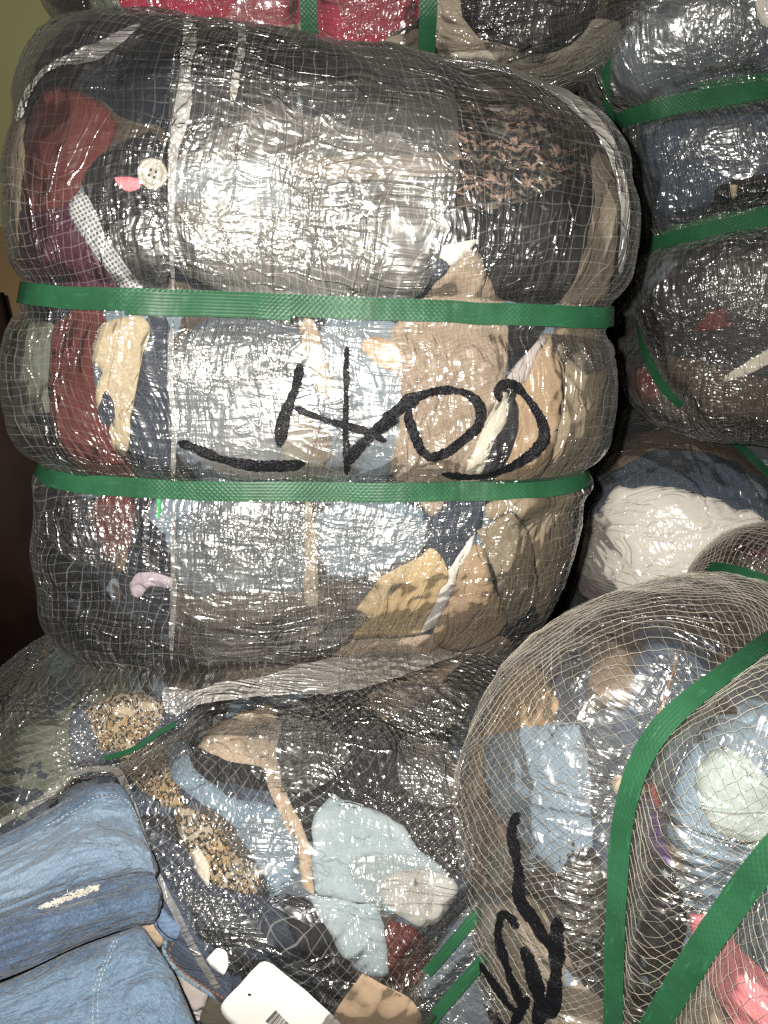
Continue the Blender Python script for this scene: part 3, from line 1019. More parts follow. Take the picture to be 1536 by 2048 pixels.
# near-black board added to fill the black area at left, its right edge leaning
pb = [(-420, 585), (-8, 585), (30, 745), (95, 1020), (170, 1340), (-420, 1340)]
Vb = [at(x, y, 0.46) for x, y in pb] + [at(x, y, 0.46) + np.array((0, 0.025, 0)) for x, y in pb]
bm_f = [[0, 1, 2], [0, 2, 3], [0, 3, 4], [0, 4, 5]]
fb = bm_f + [[a + 6 for a in f[::-1]] for f in bm_f]
for i in range(6):
    j = (i + 1) % 6
    fb += [[j, i, i + 6], [j, i + 6, j + 6]]
bd = mesh_obj('dark_filler_board', np.array(Vb), np.array(fb), M['board'], None, smooth=False)
bd['label'] = 'near-black board added to fill the black area beside the bales'; bd['category'] = 'board'

bd = box('dark_filler_board', (0.10, 0.60, -0.80), (1.3, 0.625, 0.12), M['board'])  # added to hide the lit wall, so the gap reads as shadow
bd['label'] = 'added near-black board that darkens the gap behind the white-cloth bale'; bd['category'] = 'board'

# ------------------------------------------------------------------ plastic sheets
M['filmA'] = film_mat('clear_wrap_woven', (0.0072, 0.0080), 0.03, 0.12, 0.008, 0.19, 0.19, 1.0, (1.2, 1.2), seed=0.3, crease=1.1, haze=0.20, spec=1.2)
M['filmA2'] = film_mat('clear_wrap_double', (0.0066, 0.0072), -0.05, 0.10, 0.060, 0.12, 0.26, 0.7, (1.1, 1.5), seed=4.1, crease=1.3, spec=1.25, rough2=0.40, haze=0.45, puff_amt=0.9)
M['filmA3'] = film_mat('clear_wrap_second_layer', (0.0066, 0.0072), -0.05, 0.10, 0.035, 0.10, 0.20, 0.7, (0.8, 1.8), seed=4.1, crease=0.9, spec=0.9, haze=0.25)
M['filmGlint'] = film_mat('clear_wrap_crumple', (0.0066, 0.0072), -0.05, 0.06, 0.030, 0.12, 0.19, 1.6, (1.6, 1.4), seed=6.1, crease=1.6, spec=1.8, haze=0.25)
M['filmB'] = film_mat('clear_wrap_crinkled', (0.008, 0.008), 0.2, 0.05, 0.015, 0.3, 0.16, 1.5, (2.4, 0.4), seed=2.3, crease=2.0, spec=1.2)
M['filmC'] = film_mat('clear_wrap_fine', (0.006, 0.007), 0.1, 0.08, 0.03, 0.3, 0.18, 1.5, (2.2, 1.4), seed=5.9, crease=1.8, spec=1.25)
M['filmD'] = film_mat('clear_wrap_thin', (0.006, 0.007), 0.4, 0.08, 0.015, 0.12, 0.24, 0.6, (0.6, 0.8), seed=7.2, spec=0.7)
M['filmE'] = film_mat('clear_wrap_under_net', (0.006, 0.006), 0.78, 0.03, 0.03, 0.25, 0.18, 1.3, (1.6, 1.0), seed=8.4, milk_col=(0.6, 0.55, 0.48), crease=1.5, spec=1.2)
M['filmF'] = film_mat('clear_wrap_loose', (0.0064, 0.0064), 0.80, 0.16, 0.010, 0.18, 0.17, 1.8, (1.4, 1.2), seed=9.7, crease=2.0, spec=1.5, haze=0.22, puff_amt=2.0)
M['filmFold'] = film_mat('milky_folded_plastic', (0.0064, 0.0064), 0.3, 0.10, 0.34, 0.3, 0.24, 1.1, (1.6, 1.6), seed=3.3, crease=1.8, spec=1.8, haze=0.4)
M['filmRib'] = film_mat('milky_plastic_edge', (0.0064, 0.0064), 0.3, 0.1, 0.20, 0.3, 0.22, 0.9, (1.2, 0.8), seed=6.6, crease=1.6, spec=1.6)


def crumples(bale, polys, amp=0.0035):
    """places where the sheet is bunched up"""
    for q in polys:
        bale.patch('wrap_fold', M['filmGlint'], 3, q, skirt=False, on='film', h=0.0028, smooth=1, jitter=8, crumple=amp)


def pieces(bale, rows):
    for r in rows:
        name, mat, layer, pts = r[:4]
        kw = r[4] if len(r) > 4 else {}
        bale.patch(name, M[mat], layer, pts, **kw)


def button(bale, px, py, r, mat, off, parent=None, rot=0.4):
    h = bale.hit(px, py)
    st = np.array([h]); p = bale.sample(bale.P, st)[0]; n = bale.sample(bale.N, st)[0]; n /= np.linalg.norm(n)
    x = np.cross(n, (0, 0, 1)); x /= np.linalg.norm(x); y = np.cross(n, x)
    prof = [(0, -0.0012), (0, 0.0004), (0.55, 0.0003), (0.66, 0.0008), (0.72, 0.0016), (0.85, 0.0021), (0.96, 0.0016), (1.0, 0.0004), (0.98, -0.0012)]
    N_ = 40; V = []; Q = []
    for k, (a, z) in enumerate(prof):
        for i in range(N_):
            t = 2 * math.pi * i / N_
            V.append(p + n * (off + z * r / 0.011) + (x * math.cos(t) + y * math.sin(t)) * a * r)
    for k in range(len(prof) - 1):
        for i in range(N_):
            j = (i + 1) % N_
            Q.append((k * N_ + i, k * N_ + j, (k + 1) * N_ + j, (k + 1) * N_ + i))
    b = mesh_obj('button', np.array(V), np.array(Q), mat, parent or bale.root)
    for q in range(4):
        t = rot + q * math.pi / 2
        cc = p + n * (off + 0.0006 * r / 0.011) + (x * math.cos(t) + y * math.sin(t)) * r * 0.26
        V = [cc] + [cc + (x * math.cos(u) + y * math.sin(u)) * r * 0.10 for u in np.linspace(0, 2 * math.pi, 13)[:-1]]
        Q = [(0, 1 + i, 1 + (i + 1) % 12) for i in range(12)]
        mesh_obj('button_hole', np.array(V), np.array(Q), M['hole'], b, smooth=False)
    return b


# ------------------------------------------------------------------ the lettered bale
p1 = A.ring_path(640, 614); p2 = A.ring_path(620, 982)
A.tighten([p1, p2], 0.003, 0.020)
A.settle(1.0)
A.core(M['charcoal'])
A.fill(['black', 'navy', 'charcoal', 'slate', 'darkbrown', 'bluegrey'], (20, 60, 1260, 1310), 60, 110, 1)
pieces(A, [
    ('navy_coat', 'navy', 0, [(150, 190), (260, 100), (400, 45), (640, 60), (870, 105), (920, 200), (910, 450), (890, 500), (870, 570), (850, 612), (335, 602), (345, 420), (345, 260), (250, 250), (200, 200)]),
    ('dark_lining', 'darkbrown', 0, [(900, 110), (1100, 160), (1235, 250), (1275, 400), (1255, 560), (1215, 612), (1160, 600), (1180, 320), (1100, 215), (920, 180)]),
    ('maroon_garment', 'maroon', 1, [(85, 190), (130, 180), (175, 195), (222, 230), (246, 258), (226, 290), (215, 320), (180, 345), (165, 375), (150, 405), (90, 430), (45, 420), (55, 330), (70, 240)]),
    ('plum_garment', 'plum', 0, [(40, 410), (160, 395), (152, 430), (190, 500), (262, 590), (70, 590), (40, 520)]),
    ('cream_sleeve', 'cream', 2, [(-10, 265), (62, 250), (64, 300), (56, 360), (46, 450), (48, 520), (20, 500), (-10, 380)], dict(jitter=4)),
    ('quilted_jacket', 'blackquilt', 2, [(180, 345), (225, 300), (345, 262), (347, 592), (290, 592), (250, 540), (215, 480), (190, 420), (168, 372)]),
    ('dotted_cloth', 'dots', 3, [(150, 402), (168, 378), (190, 410), (220, 480), (262, 540), (292, 585), (255, 585), (215, 530), (170, 475), (147, 432)]),
    ('pink_label', 'pink', 5, [(236, 359), (262, 357), (290, 362), (285, 378), (266, 386), (246, 380)], dict(smooth=0, h=0.004, jitter=1, flat=True)),
    ('striped_cloth', 'brown', 1, [(560, 322), (700, 318), (890, 312), (896, 352), (760, 362), (600, 356)], dict(smooth=0)),
    ('slate_lining', 'bluegrey', 1, [(345, 330), (560, 318), (590, 400), (480, 480), (345, 460)], dict(smooth=0, jitter=6)),
    ('olive_cloth', 'olive', 2, [(350, 405), (420, 395), (470, 430), (480, 465), (400, 470), (350, 440)], dict(smooth=0)),
    ('floral_blouse', 'floral', 1, [(890, 215), (1000, 205), (1060, 200), (1110, 225), (1165, 290), (1175, 330), (1160, 400), (1060, 410), (1030, 430), (945, 430), (895, 380)]),
    ('black_coat', 'black', 2, [(880, 400), (950, 425), (1060, 405), (1170, 340), (1180, 420), (1165, 490), (1140, 560), (1112, 612), (1040, 612), (1012, 596), (985, 598), (972, 560), (952, 484), (890, 498)]),
    ('beige_trousers', 'taupe', 1, [(1178, 300), (1215, 325), (1232, 400), (1226, 500), (1205, 610), (1105, 618), (1140, 560), (1165, 450), (1176, 380)]),
    ('white_collar', 'white', 3, [(884, 490), (954, 476), (925, 507), (900, 529), (876, 517)], dict(smooth=0, jitter=1)),
    ('navy_scrap', 'denimnavy', 4, [(868, 512), (896, 520), (892, 545), (858, 566)], dict(smooth=1)),
    ('linen_jacket', 'linen', 3, [(825, 622), (860, 575), (900, 530), (952, 487), (975, 560), (990, 596), (1015, 606), (1018, 660), (1008, 740), (1000, 780), (985, 800), (965, 860), (940, 910), (920, 972), (800, 972), (772, 930), (790, 890), (802, 800), (792, 720), (775, 660), (800, 640)]),
    # middle bulge
    ('sage_garment', 'sage', 0, [(0, 640), (130, 630), (108, 750), (116, 880), (50, 880), (0, 770)]),
    ('maroon_garment', 'maroon', 1, [(125, 612), (225, 618), (195, 700), (195, 770), (205, 810), (228, 870), (260, 920), (285, 965), (150, 935), (108, 850), (103, 740)]),
    ('navy_trousers', 'denimnavy', 2, [(285, 625), (350, 635), (352, 760), (352, 970), (280, 965), (262, 890), (272, 800), (285, 720)]),
    ('cream_fleece', 'cream', 4, [(212, 640), (300, 632), (304, 680), (288, 720), (276, 780), (268, 830), (268, 890), (252, 915), (234, 902), (228, 862), (238, 835), (214, 826), (200, 806), (200, 770), (214, 742), (190, 722), (196, 690)], dict(jitter=4)),
    ('navy_pocket', 'denimnavy', 5, [(212, 792), (222, 776), (235, 800), (240, 830), (225, 852), (204, 830)]),
    ('slate_jacket', 'slate', 1, [(345, 632), (605, 640), (612, 720), (602, 800), (592, 880), (592, 972), (345, 965)]),
    ('camouflage_cloth', 'camo', 3, [(556, 850), (600, 820), (650, 850), (668, 900), (640, 940), (610, 972), (575, 960), (562, 900)]),
    ('denim_jacket', 'bluegrey', 0, [(600, 636), (830, 636), (800, 780), (800, 880), (780, 972), (600, 972)]),
    ('beige_strip', 'sand', 3, [(600, 636), (636, 640), (655, 720), (668, 790), (642, 806), (618, 750), (605, 690)]),
    ('peach_cloth', 'peach', 4, [(714, 690), (740, 674), (770, 680), (802, 694), (796, 742), (770, 742), (736, 716)]),
    ('black_strip', 'black', 4, [(1012, 645), (1090, 645), (1062, 690), (1035, 715), (1010, 745)], dict(smooth=0, jitter=2)),
    ('khaki_trousers', 'khaki', 1, [(1090, 640), (1220, 645), (1240, 750), (1225, 850), (1185, 950), (1100, 960), (1050, 965), (1100, 900), (1118, 800), (1122, 740)]),
    ('tan_shirt', 'tan', 3, [(1085, 655), (1108, 690), (1124, 740), (1124, 790), (1110, 830), (1104, 900), (1062, 968), (960, 972), (985, 900), (1010, 830), (1040, 770), (1062, 720)]),
    ('mauve_facing', 'mauve', 4, [(1092, 662), (1060, 692), (1018, 740), (1005, 772), (1022, 785), (1048, 760), (1062, 716), (1084, 690)]),
    ('dark_zip_tape', 'charcoal', 4, [(1012, 785), (1034, 800), (1032, 860), (1008, 920), (985, 975), (950, 975), (975, 900), (1002, 840)]),
    ('white_piping', 'ivory', 5, [(990, 786), (1004, 780), (1013, 790), (1004, 840), (976, 890), (952, 975), (912, 975), (940, 905), (966, 850), (984, 805)], dict(smooth=0, jitter=2)),
    # lower bulge
    ('dark_skirt', 'navy', 0, [(30, 985), (350, 1000), (352, 1315), (200, 1330), (90, 1260), (40, 1100)]),
    ('maroon_garment', 'maroon', 2, [(198, 985), (278, 992), (268, 1060), (252, 1120), (232, 1140), (210, 1090), (188, 1030)]),
    ('brown_scrap', 'brown', 3, [(236, 1085), (262, 1095), (254, 1140), (230, 1146)]),
    ('lilac_ribbon', 'lilac', 5, [(266, 1162), (280, 1140), (312, 1138), (354, 1152), (349, 1170), (304, 1164), (286, 1190), (270, 1184)], dict(smooth=0, h=0.004, jitter=0.5, flat=True)),
    ('grey_knit', 'slate', 1, [(345, 992), (612, 996), (618, 1100), (606, 1210), (350, 1200)]),
    ('brown_coat', 'darkbrown', 2, [(350, 1195), (470, 1175), (600, 1180), (720, 1140), (730, 1250), (640, 1320), (350, 1330)]),
    ('beige_facing', 'taupe', 3, [(606, 1000), (630, 1000), (640, 1200), (636, 1290), (608, 1250)]),
    ('blue_denim_shirt', 'bluegrey', 2, [(625, 996), (855, 1000), (856, 1095), (760, 1135), (690, 1160), (640, 1140)]),
    ('navy_cloth', 'denimnavy', 3, [(842, 1000), (968, 998), (962, 1050), (930, 1090), (896, 1132), (880, 1112), (850, 1088), (842, 1040)], dict(smooth=0, jitter=2)),
    ('linen_scrap', 'linen', 4, [(834, 1000), (893, 998), (880, 1018), (865, 1032), (848, 1020)], dict(smooth=0, h=0.004, jitter=2)),
    ('beige_hem', 'sand', 1, [(560, 1300), (690, 1262), (860, 1265), (1000, 1262), (1030, 1290), (900, 1330), (600, 1340)]),
    ('gold_pocket', 'gold', 4, [(712, 1215), (760, 1150), (842, 1108), (862, 1090), (880, 1108), (896, 1146), (850, 1232), (832, 1262), (705, 1268)], dict(smooth=0, jitter=2)),
    ('khaki_trousers', 'khaki', 2, [(962, 998), (1190, 975), (1180, 1060), (1160, 1130), (1110, 1220), (1060, 1230), (1066, 1110), (1050, 1050), (1020, 1012), (972, 1042)]),
    ('tan_shirt', 'tan', 3, [(918, 1112), (962, 1072), (975, 1150), (1000, 1200), (1014, 1245), (960, 1285), (880, 1290), (856, 1262), (905, 1180)], dict(smooth=1)),
    ('white_lining', 'white', 4, [(895, 1134), (930, 1080), (946, 1064), (938, 1098), (916, 1130), (906, 1172), (862, 1246), (832, 1262), (862, 1200)], dict(smooth=0, jitter=2)),
    ('grey_linen_flap', 'greylinen', 5, [(948, 1058), (1018, 1020), (1048, 1056), (1060, 1110), (1070, 1192), (1012, 1242), (996, 1190), (970, 1110)], dict(smooth=0, jitter=2)),
])
button(A, 312, 353, 0.0112, M['button'], 0.0118)
A.cover(M['filmA'])
sheet = dict(skirt=False, on='film', h=0.0035, smooth=1, jitter=1.0)
A.patch('wrap_overlap', M['filmA3'], 1, [(372, 60), (480, 60), (870, 118), (905, 190), (907, 430), (885, 485), (832, 600), (790, 604), (346, 594), (346, 260), (352, 150)], **sheet)
A.patch('wrap_overlap', M['filmA2'], 2, [(346, 330), (420, 300), (540, 215), (600, 240), (720, 280), (860, 320), (890, 400), (870, 480), (812, 600), (346, 588)], **dict(sheet, jitter=10))
A.patch('wrap_overlap', M['filmA2'], 1, [(346, 640), (700, 648), (800, 650), (790, 955), (346, 945)], **sheet)
A.patch('wrap_overlap', M['filmA2'], 1, [(350, 1002), (848, 1008), (850, 1092), (720, 1240), (620, 1300), (350, 1300)], **sheet)
A.patch('wrap_fold', M['filmFold'], 2, [(370, 62), (385, 64), (400, 110), (385, 150), (392, 240), (360, 330), (352, 590), (344, 590), (346, 300), (372, 150)], **sheet)
A.patch('wrap_fold', M['filmFold'], 2, [(478, 66), (494, 68), (492, 130), (480, 170), (482, 190), (466, 250), (462, 190), (478, 120)], **sheet)
A.patch('wrap_fold', M['filmFold'], 2, [(346, 650), (356, 650), (352, 760), (362, 860), (358, 945), (348, 945), (352, 860), (344, 760)], **sheet)
A.patch('wrap_fold', M['filmFold'], 2, [(350, 1004), (360, 1004), (356, 1120), (364, 1180), (352, 1300), (344, 1300), (350, 1160)], **sheet)
A.patch('wrap_fold', M['filmFold'], 2, [(60, 260), (95, 170), (160, 130), (260, 90), (300, 76), (260, 110), (200, 150), (120, 160), (90, 200), (75, 260)], **sheet)

A.patch('wrap_fold', M['filmFold'], 2, [(360, 46), (480, 52), (640, 72), (870, 116), (1010, 158), (1000, 172), (860, 134), (640, 90), (480, 70), (362, 62)], **sheet)
A.patch('wrap_fold', M['filmFold'], 2, [(1010, 165), (1120, 210), (1190, 270), (1225, 350), (1232, 460), (1218, 540), (1208, 540), (1218, 440), (1205, 350), (1170, 280), (1100, 220), (1005, 178)], **sheet)
crumples(A, [[(110, 995), (210, 1000), (300, 1008), (270, 1090), (200, 1130), (110, 1080)], [(370, 1006), (640, 1010), (610, 1090), (520, 1150), (400, 1120)], [(355, 660), (560, 662), (600, 760), (440, 790), (350, 750)],
             [(210, 470), (330, 400), (345, 560), (280, 580)], [(380, 420), (560, 400), (620, 520), (420, 540)], [(1020, 655), (1190, 662), (1195, 760), (1130, 740)]], 0.0026)

def overlap(bale, path, a, b, strap, width, shift, off):
    """the welded end of a strap lying over itself between two pixels"""
    s0, s1 = sorted((bale.hit(*a)[0], bale.hit(*b)[0]))
    sub = path[(path[:, 0] >= s0) & (path[:, 0] <= s1)]
    t = np.interp(np.linspace(0, 1, 60), np.linspace(0, 1, len(sub)), sub[:, 1])
    bale.ribbon('strap_end', M['green'], np.stack([np.linspace(s0, s1, 60), t], -1), width, off=off, parent=strap, shift=shift)

st = A.ribbon('strap', M['green'], p1, 0.0175)
overlap(A, p1, (258, 600), (585, 612), st, 0.0185, -0.0030, 0.0103)
st = A.ribbon('strap', M['green'], p2, 0.0170)
Z4 = lambda L: [(330 + x / 3.268, 700 + y / 3.268) for x, y in L]
Z5 = lambda L: [(750 + x / 3.135, 620 + y / 3.135) for x, y in L]
A.ink('marker_letter', [(Z4([(105, 575), (200, 605), (330, 655), (480, 700), (640, 718), (800, 715), (915, 690)]), 19), (Z4([(882, 90), (865, 220), (815, 340), (770, 450), (748, 600)]), 23)], 'black letter T, upside down')
A.ink('marker_letter', [(Z4([(1190, -30), (1186, 200), (1182, 380), (1182, 560), (1195, 760)]), 13), (Z4([(845, 370), (1000, 420), (1150, 460), (1300, 500), (1425, 570)]), 15),
                        (Z4([(1175, 700), (1290, 590), (1390, 480), (1500, 400)]) + Z5([(40, 680), (120, 610), (250, 520)]), 24)], 'black letter A, upside down')
A.ink('marker_letter', [(Z5([(215, 545), (330, 498), (450, 486), (560, 505), (638, 590), (625, 700), (540, 795), (430, 865), (320, 895), (255, 850), (210, 740), (178, 650), (200, 600)]), 18)], 'black letter O')
A.ink('marker_letter', [(Z5([(738, 560), (718, 470), (800, 450), (890, 505), (970, 600), (1022, 720), (1000, 830), (900, 920), (780, 975), (650, 1005), (540, 1008), (395, 985)]), 17)], 'black letter C, upside down')
A.ribbon('green_tie', M['greentag'], A.pix_path([(322, 998), (324, 1012), (321, 1032)], 4), 0.003, off=0.006, thick=0.0004)

# ------------------------------------------------------------------ the crimson bale on top
r1 = B.ring_path(618, 40); r2 = B.ring_path(856, 40)
B.tighten([r1, r2], 0.010, 0.024); B.settle(1.3); B.core(M['darkbrown'])
B.fill(['black', 'darkbrown', 'taupe', 'charcoal'], (200, -60, 1230, 180), 14, 90, 2)
pieces(B, [
    ('crimson_velvet', 'crimson', 1, [(225, -120), (840, -120), (848, 40), (780, 62), (765, 90), (640, 110), (400, 110), (290, 70), (235, 20)]),
    ('taupe_cloth', 'taupe', 2, [(540, 60), (585, 40), (640, 30), (640, 120), (560, 120)]),
    ('taupe_cloth', 'taupe', 2, [(758, 82), (790, 66), (860, 48), (870, 140), (770, 130)]),
    ('brown_cloth', 'taupe', 0, [(860, -80), (960, -80), (930, 30), (970, 75), (1010, 85), (1020, 120), (920, 125), (860, 110)]),
    ('black_knit', 'black', 2, [(925, -100), (1215, -100), (1195, 20), (1150, 62), (1120, 95), (1060, 100), (990, 78), (955, 66), (920, 20)]),
    ('off_white_lining', 'ivory', 3, [(885, 100), (990, 92), (1080, 108), (1130, 95), (1160, 66), (1190, 30), (1250, 40), (1235, 160), (1150, 225), (1020, 210), (900, 170)]),
    ('pale_label', 'paleblue', 4, [(872, 105), (905, 110), (930, 125), (900, 132), (870, 125)]),
    ('sage_cloth', 'sage', 0, [(170, -120), (235, -120), (240, 20), (280, 70), (220, 70), (180, 20)]),
])
B.cover(M['filmB'])
crumples(B, [[(960, -20), (1100, -20), (1090, 100), (1000, 110), (950, 60)], [(500, -20), (600, -20), (570, 50), (420, 60)], [(660, -20), (830, -20), (820, 70), (700, 60)]])
B.ribbon('strap', M['green'], r1, 0.017); B.ribbon('strap', M['green'], r2, 0.017)

# ------------------------------------------------------------------ the navy bale on the right
c1 = Cb.ring_path(1400, 200); c2 = Cb.ring_path(1400, 462)
c3 = Cb.pix_path([(1252, -60), (1236, 30), (1228, 110), (1224, 235)]); c4 = Cb.pix_path([(1262, 585), (1266, 640), (1284, 710), (1325, 785), (1360, 815)])
Cb.tighten([c1, c2, c4], 0.012, 0.026); Cb.settle(1.2); Cb.core(M['denimnavy'])
Cb.fill(['slate', 'denimnavy', 'denimdark', 'bluegrey', 'black', 'charcoal'], (1170, -40, 1600, 860), 30, 90, 3)
pieces(Cb, [
    ('slate_jeans', 'slate', 0, [(1150, -60), (1620, -60), (1620, 150), (1400, 180), (1200, 215)]),
    ('blue_trousers', 'denimdark', 0, [(1250, 240), (1640, 200), (1640, 350), (1440, 362), (1430, 425), (1270, 460)]),
    ('white_shirt', 'white', 2, [(1512, -60), (1660, -60), (1660, 70), (1525, 62), (1508, 30)]),
    ('black_trousers', 'black', 1, [(1440, 362), (1540, 345), (1660, 330), (1660, 420), (1420, 430), (1425, 395)]),
    ('slate_sleeve', 'slate', 1, [(1240, 510), (1385, 490), (1335, 560), (1270, 640), (1240, 620)]),
    ('black_dress', 'charcoal', 1, [(1395, 485), (1660, 440), (1660, 790), (1400, 790), (1300, 700), (1270, 640), (1330, 565)]),
    ('brown_knit', 'darkbrown', 2, [(1285, 700), (1420, 720), (1480, 760), (1660, 740), (1660, 900), (1420, 880), (1290, 800)]),
    ('red_scarf', 'maroon', 4, [(1380, 662), (1405, 640), (1420, 620), (1460, 612), (1452, 640), (1475, 648), (1430, 660)], dict(smooth=0)),
    ('red_cloth', 'maroon', 3, [(1272, 735), (1316, 742), (1330, 790), (1290, 810), (1270, 780)]),
    ('cream_belt', 'ivory', 4, [(1442, 758), (1480, 730), (1540, 690), (1560, 690), (1556, 712), (1500, 748), (1460, 764)], dict(smooth=1)),
    ('frayed_thread', 'cream', 4, [(1458, 366), (1474, 364), (1470, 395), (1462, 392)], dict(smooth=0, h=0.004, jitter=2)),
])
Cb.cover(M['filmC'])
crumples(Cb, [[(1260, -20), (1500, -20), (1530, 140), (1400, 150), (1280, 100)], [(1340, 260), (1530, 250), (1540, 340), (1420, 350)], [(1400, 510), (1540, 500), (1560, 640), (1430, 620)]])
st = Cb.ribbon('strap', M['green'], c1, 0.0245)
overlap(Cb, c1, (1392, 200), (1640, 170), st, 0.0265, 0.0060, 0.0104)
Cb.ribbon('strap', M['green'], c2, 0.0310); Cb.ribbon('strap', M['green'], c3, 0.0115, off=0.0150); Cb.ribbon('strap', M['green'], c4, 0.0130)

# ------------------------------------------------------------------ the bale end with white cloth
d1 = D.pix_path([(1215, 815), (1290, 815), (1400, 846), (1470, 880), (1530, 930), (1580, 1000), (1600, 1080)])
D.tighten([d1], 0.012, 0.022); D.settle(1.0); D.core(M['denimnavy'])
D.fill(['slate', 'denimnavy', 'denimdark', 'bluegrey'], (1150, 830, 1560, 1200), 14, 70, 4)
pieces(D, [
    ('brown_wool', 'brown', 0, [(1200, 940), (1260, 880), (1340, 858), (1440, 870), (1520, 930), (1560, 1000), (1500, 950), (1420, 910), (1300, 905), (1230, 950)]),
    ('blue_shirt', 'denimdark', 1, [(1165, 1040), (1215, 960), (1290, 910), (1400, 905), (1490, 950), (1550, 1040), (1540, 1060), (1430, 1000), (1300, 980), (1220, 1000), (1180, 1060)]),
    ('white_shirt', 'brightwhite', 3, [(1150, 1120), (1165, 1060), (1205, 1028), (1236, 968), (1262, 985), (1300, 975), (1360, 985), (1430, 1002), (1470, 1030), (1500, 1020), (1535, 1050), (1540, 1110), (1500, 1200), (1350, 1230), (1200, 1200)], dict(puff=0.004)),
    ('lilac_cloth', 'lilac', 4, [(1160, 1150), (1210, 1120), (1250, 1130), (1250, 1200), (1180, 1200)]),
])
button(D, 1392, 1042, 0.0048, M['brown'], 0.008)
D.cover(M['filmD'])
D.ribbon('strap', M['green'], d1, 0.016)

# ------------------------------------------------------------------ the small dark netted bale
h1 = H.pix_path([(1425, 1138), (1470, 1144), (1536, 1166), (1600, 1195), (1660, 1230)])
H.tighten([h1], 0.006, 0.02); H.settle(0.6); H.core(M['darkbrown'])
pieces(H, [('plum_cloth', 'plum', 0, [(1440, 1060), (1536, 1055), (1600, 1080), (1560, 1120), (1460, 1110)])])
H.cover(M['filmE'])
H.net('net', M['cord'], 0.0062, 0.00014, 0.5, 0.0008, 0.008)
H.ribbon('strap', M['green'], h1, 0.011, off=0.0105)

